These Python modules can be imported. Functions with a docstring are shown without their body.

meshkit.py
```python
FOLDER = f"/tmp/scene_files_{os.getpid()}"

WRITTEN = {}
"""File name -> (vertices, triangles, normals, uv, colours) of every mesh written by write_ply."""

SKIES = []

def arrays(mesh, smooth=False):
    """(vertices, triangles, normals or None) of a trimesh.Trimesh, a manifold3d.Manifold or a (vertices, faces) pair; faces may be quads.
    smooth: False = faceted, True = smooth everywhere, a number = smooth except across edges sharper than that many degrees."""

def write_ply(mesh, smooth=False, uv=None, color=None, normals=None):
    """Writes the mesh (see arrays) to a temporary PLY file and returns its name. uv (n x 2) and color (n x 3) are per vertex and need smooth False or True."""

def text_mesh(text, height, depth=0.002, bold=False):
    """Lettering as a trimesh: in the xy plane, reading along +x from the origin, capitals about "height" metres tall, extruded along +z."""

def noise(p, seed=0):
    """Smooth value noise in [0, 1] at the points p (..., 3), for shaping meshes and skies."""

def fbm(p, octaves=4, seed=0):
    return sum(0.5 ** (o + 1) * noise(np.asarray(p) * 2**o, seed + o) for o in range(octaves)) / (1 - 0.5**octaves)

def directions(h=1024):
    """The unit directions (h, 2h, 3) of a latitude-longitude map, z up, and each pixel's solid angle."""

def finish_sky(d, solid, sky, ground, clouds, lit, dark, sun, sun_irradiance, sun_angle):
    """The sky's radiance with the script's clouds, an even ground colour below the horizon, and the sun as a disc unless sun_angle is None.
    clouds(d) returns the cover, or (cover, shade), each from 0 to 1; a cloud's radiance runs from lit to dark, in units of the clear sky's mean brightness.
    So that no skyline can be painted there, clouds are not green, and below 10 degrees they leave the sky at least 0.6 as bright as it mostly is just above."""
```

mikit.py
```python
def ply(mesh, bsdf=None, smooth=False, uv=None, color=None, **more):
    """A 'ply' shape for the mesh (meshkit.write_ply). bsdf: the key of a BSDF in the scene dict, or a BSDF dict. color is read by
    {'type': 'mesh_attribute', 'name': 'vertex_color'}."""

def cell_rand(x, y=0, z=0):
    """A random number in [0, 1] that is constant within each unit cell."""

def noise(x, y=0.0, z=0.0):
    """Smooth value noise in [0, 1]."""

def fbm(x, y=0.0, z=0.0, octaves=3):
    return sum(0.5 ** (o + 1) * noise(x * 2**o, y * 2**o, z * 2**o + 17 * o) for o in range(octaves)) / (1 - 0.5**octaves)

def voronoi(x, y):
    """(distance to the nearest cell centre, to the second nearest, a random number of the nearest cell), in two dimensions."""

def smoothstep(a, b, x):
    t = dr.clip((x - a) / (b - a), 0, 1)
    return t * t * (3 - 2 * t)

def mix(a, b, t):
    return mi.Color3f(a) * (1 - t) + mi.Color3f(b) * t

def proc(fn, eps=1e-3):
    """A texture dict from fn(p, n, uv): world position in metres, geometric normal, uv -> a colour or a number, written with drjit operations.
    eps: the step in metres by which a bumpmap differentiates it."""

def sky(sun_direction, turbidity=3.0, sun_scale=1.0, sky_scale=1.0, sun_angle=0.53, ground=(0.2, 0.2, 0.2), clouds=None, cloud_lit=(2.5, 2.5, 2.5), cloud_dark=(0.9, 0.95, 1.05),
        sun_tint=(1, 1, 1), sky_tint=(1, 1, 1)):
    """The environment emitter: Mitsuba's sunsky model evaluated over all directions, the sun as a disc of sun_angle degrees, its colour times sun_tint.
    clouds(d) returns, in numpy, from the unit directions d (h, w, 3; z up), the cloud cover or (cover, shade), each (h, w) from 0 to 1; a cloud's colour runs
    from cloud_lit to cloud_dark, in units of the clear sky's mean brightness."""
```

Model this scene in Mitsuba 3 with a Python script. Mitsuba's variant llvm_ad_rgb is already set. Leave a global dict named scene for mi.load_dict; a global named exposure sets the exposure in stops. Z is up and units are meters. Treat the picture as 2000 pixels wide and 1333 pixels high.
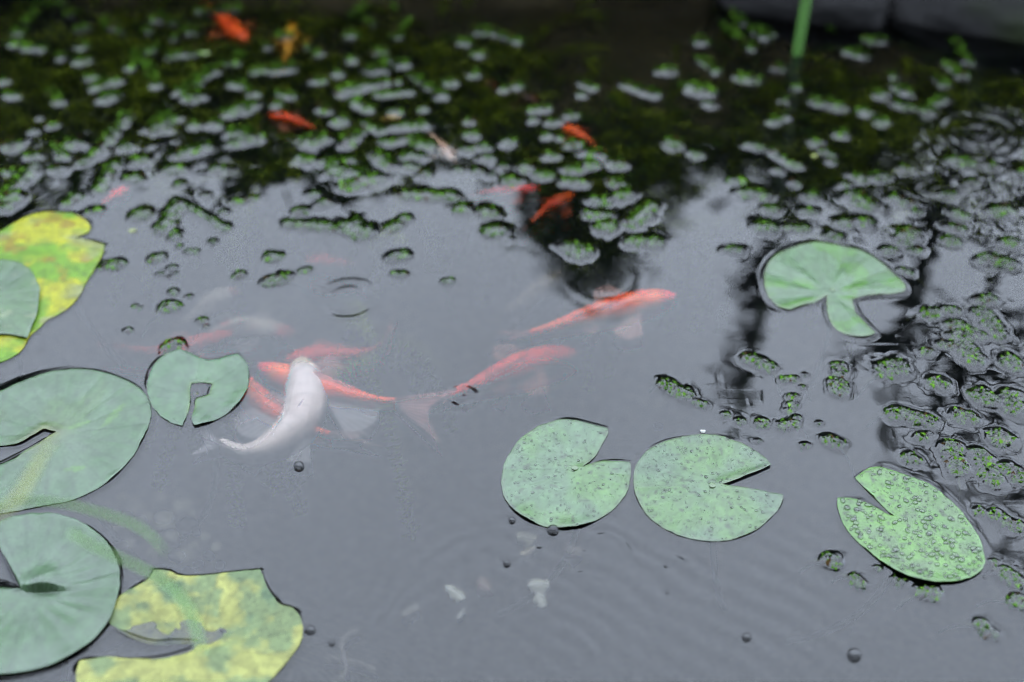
import math, random
import numpy as np, trimesh, shapely
from scipy.spatial import Delaunay
import drjit as dr, mitsuba as mi
import mikit, meshkit
from mikit import fbm, noise, smoothstep, mix, voronoi, cell_rand

T = mi.ScalarTransform4f
scene, labels = {}, {}
R = np.random.default_rng(7)

# ------------------------------------------------------------------ camera, sky, exposure
PITCH = math.radians(41)
scene['camera'] = {
    'type': 'thinlens', 'fov': 40.0, 'fov_axis': 'x', 'near_clip': 0.05, 'far_clip': 400.0,
    'aperture_radius': 0.0130, 'focus_distance': 1.375,
    'to_world': T().look_at(origin=[0, 0, 1], target=[0, math.cos(PITCH), 1 - math.sin(PITCH)], up=[0, 0, 1])}


SUN = np.array([0.05, 0.42, 0.9]) / np.linalg.norm([0.05, 0.42, 0.9])   # hidden behind thick cloud


def overcast(d):
    el = np.clip(d[..., 2], 0, 1)
    n = meshkit.fbm(d / (0.35 + el[..., None]) * 3.2, 5, 3)
    return np.ones(el.shape), np.clip(0.55 - 0.35 * (d @ SUN) + 1.1 * (n - 0.5), 0, 1)


scene['sky'] = mikit.sky(SUN, turbidity=3, sun_scale=0.1, sun_angle=110, sun_tint=(0.72, 0.89, 1.12), clouds=overcast,
                         cloud_lit=(2.10, 2.42, 3.0), cloud_dark=(1.2, 1.41, 1.8), ground=(0.05, 0.055, 0.04))
exposure = 5.38

# ------------------------------------------------------------------ measured layout, in metres on the pond (x right, y away from the viewer's bank)
SPRIGS = [(-0.6933,1.9207,0.0295,0.0085,0),(-0.7099,1.8762,0.0278,0.0091,77),(-0.6492,1.8927,0.0146,0.0139,0),(-0.5917,1.8598,0.0269,0.0102,-58),(-0.5725,1.8437,0.0193,0.0072,-58),(-0.6247,1.8437,0.015,0.0102,42),(-0.5209,1.8734,0.0105,0.0164,0),(-0.4983,1.8653,0.0136,0.011,-44),(-0.4656,1.8357,0.0169,0.0135,-27),(-0.4383,1.901,0.0395,0.0141,4),(-0.5272,1.8384,0.0065,0.0107,0),(-0.4865,1.8146,0.0083,0.0098,40),(-0.7156,1.8331,0.0078,0.0159,0),(-0.6925,1.7939,0.0347,0.0137,-18),(-0.6132,1.7939,0.0129,0.0138,-18),(-0.6045,1.7508,0.0155,0.0156,-18),(-0.6346,1.7608,0.0076,0.01,0),(-0.5313,1.7558,0.0326,0.0102,85),(-0.5119,1.7861,0.0151,0.0104,73),(-0.4659,1.7709,0.0274,0.0129,16),(-0.3858,1.7608,0.0264,0.0101,82),(-0.325,1.8225,0.0179,0.0119,6),(-0.3475,1.7964,0.0077,0.0155,0),(-0.2903,1.7887,0.0077,0.0103,0),(-0.2747,1.7734,0.0115,0.0126,20),(-0.2345,1.8225,0.0099,0.0123,53),(-0.2262,1.7558,0.0114,0.011,-27),(-0.3324,1.7285,0.037,0.0149,10),(-0.2414,1.7163,0.0087,0.0109,0),(-0.2667,1.6971,0.0149,0.0107,-4),(-0.2215,1.6734,0.023,0.0134,28),(-0.4331,1.6971,0.0473,0.015,60),(-0.5009,1.7163,0.0421,0.0103,-64),(-0.4054,1.7408,0.0096,0.0079,-18),(-0.5832,1.7067,0.0126,0.0113,-31),(-0.5616,1.6875,0.0242,0.0152,48),(-0.5472,1.6547,0.0188,0.0167,20),(-0.544,1.6971,0.0074,0.012,0),(-0.6175,1.6547,0.0251,0.0098,-61),(-0.6793,1.6593,0.015,0.0103,-17),(-0.7018,1.6971,0.0074,0.012,0),(-0.4308,1.6547,0.0206,0.0185,0),(-0.3775,1.6875,0.0166,0.0116,-33),(-0.3552,1.6687,0.0198,0.0115,-57),(-0.3053,1.6593,0.0162,0.0096,-33),(-0.3156,1.6354,0.0108,0.0103,0),(-0.2506,1.6227,0.0161,0.0117,-44),(-0.2288,1.5938,0.0133,0.0129,-9),(-0.2103,1.6409,0.0072,0.0114,0),(-0.3542,1.6273,0.0215,0.0152,52),(-0.3744,1.6182,0.024,0.0161,45),(-0.4185,1.5828,0.0094,0.0087,0),(-0.4617,1.5872,0.0312,0.0205,71),(-0.5222,1.5612,0.057,0.0116,78),(-0.3471,1.5612,0.031,0.0213,-31),(-0.3603,1.5399,0.0104,0.0084,0),(-0.391,1.5872,0.0142,0.0131,0),(-0.4083,1.5232,0.0288,0.0124,28),(-0.4974,1.5315,0.0125,0.0106,28),(-0.4727,1.5005,0.0146,0.0124,28),(-0.4258,1.4803,0.0177,0.0123,18),(-0.3694,1.4803,0.0145,0.0122,5),(-0.4127,1.4448,0.0078,0.0078,0),(-0.3781,1.4236,0.0044,0.0048,0),(-0.3484,1.3879,0.0049,0.0065,0),(-0.3291,1.4122,0.0183,0.0077,14),(-0.5077,1.4624,0.0378,0.0116,84),(-0.4726,1.4604,0.0142,0.012,-23),(-0.5383,1.4122,0.0173,0.0109,66),(-0.5048,1.3897,0.0117,0.0075,5),(-0.447,1.3823,0.0159,0.0131,27),(-0.4106,1.3787,0.037,0.0135,81),(-0.3658,1.375,0.0383,0.0083,-40),(-0.3993,1.3461,0.0089,0.006,-29),(-0.6143,1.4506,0.0459,0.0142,78),(-0.6118,1.4084,0.0209,0.0133,73),(-0.6461,1.5357,0.0121,0.0176,19),(-0.6142,1.5107,0.0144,0.0098,-9),(-0.572,1.4783,0.0124,0.012,37),(-0.5806,1.5232,0.0248,0.0093,-61),(-0.5662,1.5399,0.0163,0.0149,-40),(-0.5428,1.4985,0.0125,0.0081,0),(-0.6046,1.5828,0.0071,0.0087,0),(-0.6271,1.5698,0.0059,0.0086,0),(-0.6267,1.6004,0.0036,0.0055,0),(-0.6295,1.4743,0.013,0.0095,-8),(-0.2571,1.5484,0.0249,0.0198,36),(-0.2636,1.5025,0.0188,0.0121,-31),(-0.2222,1.4985,0.0271,0.0123,9),(-0.2133,1.5526,0.0189,0.0142,61),(-0.204,1.4467,0.0149,0.0113,26),(-0.2289,1.4065,0.012,0.0113,17),(-0.2554,1.3897,0.0107,0.0112,9),(-0.2427,1.4236,0.0077,0.0095,0),(-0.2435,1.3605,0.0361,0.0106,-8),(-0.2262,1.901,0.0239,0.0093,64),(-0.179,1.9122,0.0107,0.0126,0),(-0.2062,1.8653,0.0176,0.0113,-61),(-0.2342,1.8251,0.0078,0.0132,0),(-0.1557,1.8544,0.0241,0.0097,71),(-0.1668,1.8225,0.0116,0.0118,0),(-0.1869,1.7785,0.0153,0.0127,0),(-0.2254,1.7533,0.0114,0.0099,-27),(-0.2409,1.7163,0.0075,0.0109,0),(-0.187,1.7261,0.0224,0.0147,10),(-0.1543,1.7433,0.016,0.0155,51),(-0.1799,1.7508,0.0088,0.0125,0),(-0.2033,1.6804,0.0422,0.0136,27),(-0.1179,1.6875,0.0406,0.0086,-50),(-0.1576,1.6947,0.0074,0.0072,0),(-0.0849,1.6923,0.0133,0.0119,43),(-0.0946,1.657,0.0115,0.0099,-18),(-0.1618,1.664,0.0292,0.0082,10),(-0.2008,1.6341,0.0238,0.0113,-50),(-0.1565,1.6182,0.0119,0.009,0),(-0.1186,1.625,0.0084,0.009,0),(-0.2259,1.5938,0.0106,0.0132,0),(-0.1822,1.5784,0.0219,0.0088,-39),(-0.1342,1.5828,0.0306,0.0109,9),(-0.207,1.5526,0.0265,0.0105,65),(-0.1622,1.5441,0.0127,0.0106,0),(-0.1326,1.5526,0.0189,0.0084,18),(-0.164,1.5025,0.029,0.0123,-58),(-0.1257,1.5107,0.018,0.0157,-17),(-0.1289,1.4863,0.0126,0.0119,-9),(-0.1155,1.5357,0.0186,0.0146,-33),(-0.2071,1.4743,0.0333,0.0189,-17),(-0.1871,1.4506,0.0323,0.0132,26),(-0.1034,1.4217,0.0399,0.0132,-5),(-0.0609,1.3953,0.0143,0.0129,-8),(-0.0282,1.386,0.0152,0.0166,0),(-0.0224,1.3479,0.0138,0.0178,0),(-0.109,1.4703,0.0067,0.0099,0),(-0.1857,1.3533,0.0265,0.0195,-52),(-0.1411,1.3569,0.0165,0.0098,57),(-0.1282,1.375,0.0101,0.0088,-16),(-0.039,1.8357,0.0269,0.0141,-16),(0,1.8146,0.0226,0.0112,-36),(-0.0693,1.8042,0.0157,0.0128,-10),(-0.0482,1.7709,0.0139,0.0127,0),(-0.0522,1.7163,0.0112,0.0121,0),(-0.011,1.6757,0.0102,0.0091,19),(0.0074,1.6837,0.0098,0.0118,0),(0.0371,1.6227,0.017,0.0111,9),(0.0272,1.596,0.0083,0.0088,0),(0.0773,1.607,0.0137,0.0106,18),(0.0555,1.5916,0.013,0.011,0),(-0.0046,1.5441,0.0104,0.0127,0),(-0.0556,1.5938,0.0091,0.0069,-46),(-0.0502,1.5612,0.0134,0.0101,-46),(-0.0346,1.5336,0.0125,0.0116,-26),(-0.0598,1.5273,0.0104,0.0094,0),(-0.0319,1.5066,0.0125,0.0092,0),(-0.0677,1.4803,0.0079,0.006,0),(-0.0428,1.4783,0.009,0.009,0),(-0.0269,1.4683,0.0051,0.006,0),(-0.0124,1.4843,0.0057,0.0091,0),(-0.0011,1.4545,0.01,0.0157,0),(0.0181,1.4843,0.0113,0.0121,0),(0.0393,1.4683,0.0147,0.0119,5),(0.0455,1.559,0.0093,0.0096,0),(0.0616,1.5526,0.0047,0.0064,0),(0.0514,1.5107,0.0114,0.0103,0),(0.0832,1.5378,0.0164,0.0124,9),(0.1053,1.5149,0.0199,0.0162,-18),(0.0997,1.4904,0.0136,0.0121,0),(0.0778,1.4803,0.0144,0.0138,-40),(0.0769,1.4526,0.0201,0.0108,-5),(0.1327,1.4924,0.0107,0.0135,17),(0.1314,1.4506,0.0171,0.0112,-63),(0.1376,1.4236,0.0088,0.0172,0),(0.1083,1.4084,0.0142,0.0151,0),(0.1038,1.3823,0.0184,0.011,-9),(0.1112,1.3569,0.016,0.0144,0),(0.1557,1.3823,0.0343,0.0141,57),(0.103,1.6851,0.0176,0.0089,-43),(0.0947,1.6593,0.0085,0.0093,0),(0.2117,1.7236,0.0174,0.0122,-10),(0.1758,1.6734,0.0325,0.0127,-36),(0.2081,1.5378,0.0163,0.0136,-18),(0.2402,1.6828,0.0076,0.0115,-51),(0.3341,1.8762,0.0283,0.0099,-74),(0.325,1.8225,0.0485,0.0109,-65),(0.3626,1.8331,0.0262,0.0177,-61),(0.2705,1.8078,0.0166,0.0144,-6),(0.275,1.7408,0.0277,0.0116,-61),(0.2184,1.7236,0.0087,0.0122,0),(0.3254,1.7028,0.0232,0.0146,-10),(0.3702,1.731,0.0148,0.0124,-16),(0.4623,1.8544,0.0233,0.0083,-77),(0.5208,1.812,0.0211,0.0127,6),(0.4866,1.7734,0.0243,0.0143,-40),(0.2557,1.6734,0.0242,0.018,-29),(0.2652,1.6363,0.012,0.0103,0),(0.3874,1.6804,0.0073,0.0094,0),(0.3652,1.6455,0.0072,0.0092,0),(0.4244,1.6386,0.029,0.0148,-27),(0.3512,1.5982,0.0198,0.0103,38),(0.47,1.6182,0.0072,0.0124,0),(0.4874,1.5916,0.0083,0.0132,0),(0.4277,1.5612,0.0121,0.0113,-37),(0.5263,1.7067,0.0074,0.0096,0),(0.5013,1.6617,0.0107,0.0167,-20),(0.5304,1.6734,0.0214,0.012,-55),(0.5234,1.6341,0.0191,0.0115,-30),(0.5524,1.6182,0.0127,0.0139,-20),(0.5736,1.6432,0.0221,0.009,46),(0.5909,1.6971,0.0176,0.0117,-74),(0.6162,1.7261,0.0277,0.0112,-67),(0.6389,1.7785,0.0399,0.0108,-84),(0.2097,1.5378,0.015,0.0147,-15),(0.2352,1.5149,0.0125,0.0114,-9),(0.3135,1.5357,0.0153,0.0103,-27),(0.3422,1.5107,0.0238,0.0095,-63),(0.3574,1.4904,0.0123,0.0103,-9),(0.3353,1.4783,0.0079,0.009,0),(0.3934,1.5441,0.0117,0.0116,-28),(0.403,1.519,0.0145,0.0063,-52),(0.403,1.4985,0.0068,0.0071,0),(0.3514,1.4506,0.0088,0.0079,-18),(0.2806,1.4545,0.0144,0.0119,-9),(0.2991,1.4255,0.023,0.0135,-18),(0.3145,1.3934,0.0118,0.0104,-9),(0.303,1.3569,0.0179,0.0164,-9),(0.3307,1.3569,0.0064,0.009,0),(0.3454,1.3551,0.0103,0.0084,16),(0.3668,1.4217,0.0099,0.0114,0),(0.3595,1.3897,0.0106,0.0075,-14),(0.4248,1.4683,0.0067,0.0079,0),(0.4356,1.4604,0.0067,0.0099,0),(0.461,1.4644,0.0146,0.0119,0),(0.4131,1.4467,0.0076,0.008,-18),(0.4255,1.4122,0.0258,0.0137,-63),(0.3997,1.3659,0.0075,0.0109,0),(0.4244,1.3659,0.0107,0.0127,0),(0.3811,1.339,0.0152,0.0096,-49),(0.4951,1.4823,0.0099,0.0103,-19),(0.477,1.4122,0.0181,0.0103,-52),(0.4893,1.3879,0.0065,0.0065,-36),(0.4692,1.3443,0.0149,0.0178,-35),(0.5366,1.4236,0.0117,0.0079,-18),(0.5678,1.4985,0.0205,0.0122,-38),(0.5719,1.4506,0.0056,0.0078,0),(0.6084,1.4883,0.0097,0.0106,-19),(0.5421,1.3823,0.0128,0.0085,-52),(0.5916,1.3897,0.0193,0.0142,8),(0.5287,1.3533,0.0116,0.0127,-36),(0.6397,1.4703,0.0045,0.0119,0),(0.2602,1.312,0.0135,0.0104,-17),(0.441,1.3103,0.0113,0.0088,-26),(0.4632,1.3259,0.0092,0.0072,-17),(0.4714,1.3103,0.0101,0.0089,-17),(0.4516,1.2713,0.012,0.0068,-26),(0.5188,1.3294,0.0134,0.0126,-9),(0.5875,1.3259,0.0148,0.014,0),(0.5608,1.2881,0.0247,0.0159,-17),(0.5309,1.2194,0.0167,0.0107,8),(0.4625,1.1959,0.0143,0.0129,-16),(0.4867,1.2021,0.0116,0.008,-8),(0.5246,1.179,0.0305,0.013,-79),(0.4961,1.1669,0.0252,0.0121,-41),(0.4888,1.1373,0.0319,0.0126,-78),(0.469,1.1431,0.0113,0.0075,-8),(0.2623,1.1142,0.0218,0.011,-38),(0.2909,1.0888,0.0106,0.0054,7),(0.3089,1.0958,0.0028,0.0035,0),(0.303,1.0763,0.0037,0.0034,0),(0.346,1.1028,0.0153,0.0096,-93),(0.3411,1.075,0.0168,0.0109,-86),(0.4021,1.1042,0.0213,0.0172,14),(0.4451,1.1314,0.0083,0.0091,-16),(0.4463,1.0819,0.0135,0.0115,-15),(0.5317,1.1142,0.01,0.015,-33),(0.4894,1.06,0.0201,0.0144,-54),(0.5163,1.0533,0.0227,0.0147,-91),(0.171,1.0722,0.0233,0.0113,-42),(0.1932,1.0519,0.0102,0.0067,-22),(0.2179,1.0347,0.0046,0.0053,0),(0.232,1.0255,0.0067,0.0066,-7),(0.2538,1.0229,0.0059,0.0078,0),(0.2914,1.0613,0.0065,0.0054,0),(0.2887,1.0492,0.0072,0.0061,-15),(0.2838,1.0413,0.0046,0.004,0),(0.2809,1.0216,0.0138,0.0096,20),(0.2904,1.0307,0.0055,0.0052,0),(0.3116,1.0229,0.0036,0.0039,0),(0.3216,0.9947,0.0149,0.0103,-29),(0.2924,0.991,0.0054,0.0044,0),(0.2459,0.9973,0.0036,0.0025,0),(0.4066,1.032,0.0281,0.0123,-23),(0.4622,1.032,0.016,0.0121,-7),(0.4131,1.0036,0.0087,0.0093,-15),(0.4894,0.9998,0.0153,0.0147,-31),(0.4365,0.9885,0.0107,0.0138,0),(0.3923,0.9736,0.0093,0.009,-22),(0.386,1.0944,0.0046,0.0057,-31),(0.4361,0.9644,0.0195,0.0131,-89),(0.4648,0.9596,0.0298,0.012,-81),(0.4881,0.9547,0.0181,0.0105,-59),(0.4436,0.9031,0.0068,0.0068,0),(0.4661,0.8918,0.0191,0.0084,-37),(0.2935,0.8415,0.0129,0.0119,-34),(0.3122,0.8185,0.0105,0.0067,-65),(0.3337,0.8331,0.0041,0.0053,0),(0.3495,0.8185,0.0077,0.0054,-20),(0.3738,0.8041,0.0139,0.0106,-13),(0.4408,0.8394,0.0057,0.0064,0),(0.4527,0.8226,0.0156,0.0097,-50),(0.4503,0.796,0.0111,0.0108,-28),(0.4149,0.7635,0.0146,0.0079,-57),(0.3978,0.9706,0.0077,0.0064,-15),(-0.3987,1.3365,0.0085,0.0071,0),(-0.4133,1.2966,0.0119,0.0098,42),(-0.3738,1.3086,0.0094,0.0052,0),(-0.3902,1.319,0.0042,0.0043,0),(-0.3922,1.278,0.0062,0.0059,0),(-0.4034,1.2664,0.0046,0.0041,0),(-0.3863,1.268,0.0031,0.0033,0),(-0.3922,1.2614,0.0026,0.0033,0),(-0.3811,1.2338,0.0071,0.0072,0),(-0.3627,1.2264,0.003,0.004,0),(-0.3805,1.2084,0.0137,0.0096,8),(-0.3119,1.2647,0.0092,0.0091,0),(-0.2783,1.2983,0.0132,0.0133,-29),(-0.2687,1.2548,0.0194,0.0114,24),(-0.238,1.273,0.0085,0.0056,32),(-0.3517,1.3277,0.0053,0.0061,0),(-0.4207,1.21,0.003,0.0031,0),(-0.4131,1.2068,0.002,0.0023,0),(-0.4191,1.1684,0.0048,0.0046,32),(-0.3407,1.1851,0.0059,0.0054,0),(-0.335,1.1745,0.0025,0.0023,0),(-0.4624,1.2831,0.0173,0.0103,5),(-0.3651,1.1402,0.0141,0.0151,16),(-0.1323,1.3,0.0161,0.0099,24),(-0.1282,1.2664,0.0103,0.0066,0),(-0.0734,1.2532,0.0083,0.0064,16),(-0.2111,1.3507,0.0053,0.0072,0),(0.0754,1.312,0.0222,0.0162,-45),(0.1561,1.3277,0.0252,0.0123,-5),(0.1123,1.3579,0.015,0.0126,0)]
PAD_OUTLINES = {'centre': ([(0.0697,0.9597),(0.0781,0.9687),(0.0835,0.9757),(0.0887,0.9893),(0.0943,1.0008),(0.0979,1.0103),(0.0966,1.0147),(0.0829,1.0198),(0.066,1.0265),(0.052,1.028),(0.0337,1.0221),(0.018,1.011),(0.0041,0.9936),(-0.0061,0.9715),(-0.0105,0.9493),(-0.0099,0.929),(-0.0049,0.9137),(0.0048,0.8993),(0.0193,0.8877),(0.036,0.8813),(0.0552,0.8801),(0.0721,0.8851),(0.0896,0.8974),(0.1026,0.9124),(0.1114,0.929),(0.1162,0.9493),(0.1169,0.968),(0.1033,0.9694),(0.0882,0.968),(0.0779,0.9645)], (0.0676,0.9583)),
'speckled': ([(0.2029,0.9357),(0.2186,0.9425),(0.2345,0.9507),(0.2545,0.9617),(0.2481,0.9772),(0.2346,0.9907),(0.2178,1.0001),(0.1978,1.0044),(0.1746,1.0037),(0.1536,0.9979),(0.1348,0.9857),(0.1223,0.9666),(0.1174,0.9459),(0.118,0.9243),(0.124,0.9045),(0.1349,0.8877),(0.1506,0.875),(0.169,0.8675),(0.1901,0.8643),(0.212,0.8687),(0.23,0.8788),(0.2468,0.8961),(0.2579,0.9124),(0.2607,0.9216),(0.246,0.9256),(0.2294,0.9303),(0.215,0.9337)], (0.1998,0.935)),
'wet': ([(0.3614,0.8954),(0.3553,0.9058),(0.348,0.9183),(0.3403,0.9323),(0.3339,0.9459),(0.3455,0.9569),(0.3581,0.9624),(0.3705,0.9569),(0.3819,0.9514),(0.393,0.9452),(0.408,0.9343),(0.417,0.9203),(0.4263,0.9019),(0.4335,0.882),(0.4363,0.8643),(0.4352,0.8471),(0.43,0.8319),(0.4186,0.8218),(0.4007,0.8147),(0.381,0.8153),(0.3597,0.8218),(0.3428,0.8343),(0.3297,0.8513),(0.3183,0.8687),(0.3108,0.8883),(0.3101,0.9091),(0.3123,0.919),(0.3243,0.9203),(0.337,0.915),(0.3489,0.9058),(0.3561,0.898)], (0.363,0.8915)),
'torn': ([(0.3537,1.2277),(0.3395,1.215),(0.3225,1.2087),(0.3077,1.2007),(0.2964,1.2052),(0.2884,1.2214),(0.2856,1.2434),(0.2876,1.2668),(0.2957,1.2868),(0.3081,1.3033),(0.3268,1.3171),(0.3491,1.3251),(0.37,1.3241),(0.3925,1.3191),(0.4113,1.3073),(0.4261,1.2888),(0.4368,1.2687),(0.4432,1.2517),(0.4448,1.2397),(0.4409,1.2323),(0.4248,1.2296),(0.4043,1.2277),(0.3875,1.2241),(0.3808,1.2186),(0.3806,1.1989),(0.3873,1.1805),(0.395,1.1623),(0.3864,1.1555),(0.3726,1.1555),(0.3603,1.1615),(0.3508,1.1744),(0.3489,1.1927),(0.3511,1.2123)], (0.3572,1.2314)),
'bitten': ([(-0.3337,1.0176),(-0.3481,1.0228),(-0.3631,1.0363),(-0.3757,1.0576),(-0.382,1.0818),(-0.3816,1.1074),(-0.3745,1.1245),(-0.3645,1.1328),(-0.3574,1.1361),(-0.3467,1.1311),(-0.336,1.1229),(-0.3235,1.1171),(-0.313,1.1196),(-0.3036,1.1253),(-0.293,1.1278),(-0.2832,1.1171),(-0.2768,1.0985),(-0.2752,1.0794),(-0.2777,1.0599),(-0.2838,1.0438),(-0.2962,1.0295),(-0.3094,1.0206),(-0.3212,1.0169),(-0.3258,1.0258),(-0.3263,1.0408),(-0.3257,1.0591),(-0.3192,1.0614),(-0.314,1.0653),(-0.3132,1.0802),(-0.3255,1.0833),(-0.3353,1.081),(-0.3353,1.0684),(-0.3311,1.0568),(-0.3313,1.0363)], (-0.3292,1.0607)),
'big': ([(-0.4576,1.0059),(-0.4719,1.0117),(-0.4818,1.0001),(-0.4919,0.99),(-0.5094,0.9885),(-0.5393,0.9864),(-0.5758,0.9893),(-0.6037,1.0095),(-0.6111,1.0355),(-0.5855,1.0545),(-0.5561,1.0622),(-0.5313,1.0684),(-0.5163,1.0818),(-0.5004,1.0929),(-0.4778,1.1017),(-0.4554,1.1033),(-0.4342,1.1001),(-0.4091,1.0889),(-0.3874,1.0739),(-0.3744,1.0568),(-0.3683,1.0385),(-0.3668,1.0176),(-0.37,0.9972),(-0.3728,0.9807),(-0.3789,0.961),(-0.3917,0.9391),(-0.4058,0.925),(-0.4208,0.9157),(-0.4401,0.9104),(-0.4605,0.9045),(-0.4847,0.8986),(-0.5124,0.8941),(-0.5398,0.9045),(-0.557,0.9256),(-0.5464,0.9425),(-0.5199,0.9541),(-0.5007,0.9624),(-0.4858,0.9765),(-0.4717,0.9907)], (-0.4562,1.0044)),
'yellowed': ([(-0.5152,1.3331),(-0.5022,1.3422),(-0.5012,1.3514),(-0.5065,1.3637),(-0.5188,1.3773),(-0.5378,1.3846),(-0.5625,1.3867),(-0.58,1.3804),(-0.5953,1.3637),(-0.6071,1.3443),(-0.6345,1.3341),(-0.6683,1.3063),(-0.6651,1.2397),(-0.6258,1.1683),(-0.58,1.1262),(-0.5436,1.113),(-0.5345,1.1196),(-0.5247,1.1345),(-0.5247,1.1555),(-0.5169,1.1683),(-0.5109,1.1848),(-0.5032,1.1901),(-0.4909,1.2052),(-0.4842,1.2277),(-0.4835,1.2499),(-0.4783,1.2734),(-0.4754,1.3004),(-0.4786,1.3201),(-0.4972,1.3281)], (-0.5394,1.3162)),
'edge': ([(-0.5896,1.2893),(-0.5721,1.2854),(-0.5572,1.2758),(-0.5416,1.254),(-0.5305,1.2309),(-0.525,1.2091),(-0.5226,1.1843),(-0.5231,1.16),(-0.5238,1.1481),(-0.5409,1.1541),(-0.5529,1.1558),(-0.5839,1.1481),(-0.6248,1.1738),(-0.6527,1.2272),(-0.6445,1.2758),(-0.6194,1.2903)], (-0.5871,1.2181)),
'curled': ([(-0.4435,0.8108),(-0.455,0.828),(-0.4674,0.8479),(-0.4878,0.879),(-0.4779,0.886),(-0.466,0.8918),(-0.4467,0.895),(-0.4238,0.8918),(-0.4016,0.8828),(-0.3839,0.8696),(-0.3683,0.8522),(-0.3572,0.831),(-0.3515,0.8102),(-0.3499,0.7878),(-0.3533,0.7681),(-0.3614,0.7489),(-0.375,0.7338),(-0.3906,0.7228),(-0.4084,0.7165),(-0.4303,0.7128),(-0.4524,0.7149),(-0.4836,0.7323),(-0.5112,0.7648),(-0.521,0.7958),(-0.4845,0.8102),(-0.4582,0.8143)], (-0.435,0.8097)),
'ragged': ([(-0.3253,0.8303),(-0.3122,0.8297),(-0.301,0.8219),(-0.2767,0.8231),(-0.2532,0.8273),(-0.229,0.8303),(-0.2238,0.816),(-0.2131,0.7974),(-0.2057,0.7894),(-0.1927,0.7865),(-0.1831,0.7696),(-0.1821,0.7488),(-0.1896,0.7337),(-0.197,0.7189),(-0.2074,0.7055),(-0.2256,0.6857),(-0.253,0.6708),(-0.2942,0.6659),(-0.3384,0.6757),(-0.3644,0.6968),(-0.3712,0.7163),(-0.3698,0.7289),(-0.351,0.7332),(-0.3241,0.7305),(-0.2985,0.7342),(-0.2772,0.7428),(-0.2758,0.7504),(-0.293,0.752),(-0.311,0.7488),(-0.3364,0.758),(-0.3573,0.7719),(-0.3527,0.7928),(-0.344,0.8055),(-0.3279,0.8172)], (-0.272,0.7461))}
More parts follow.
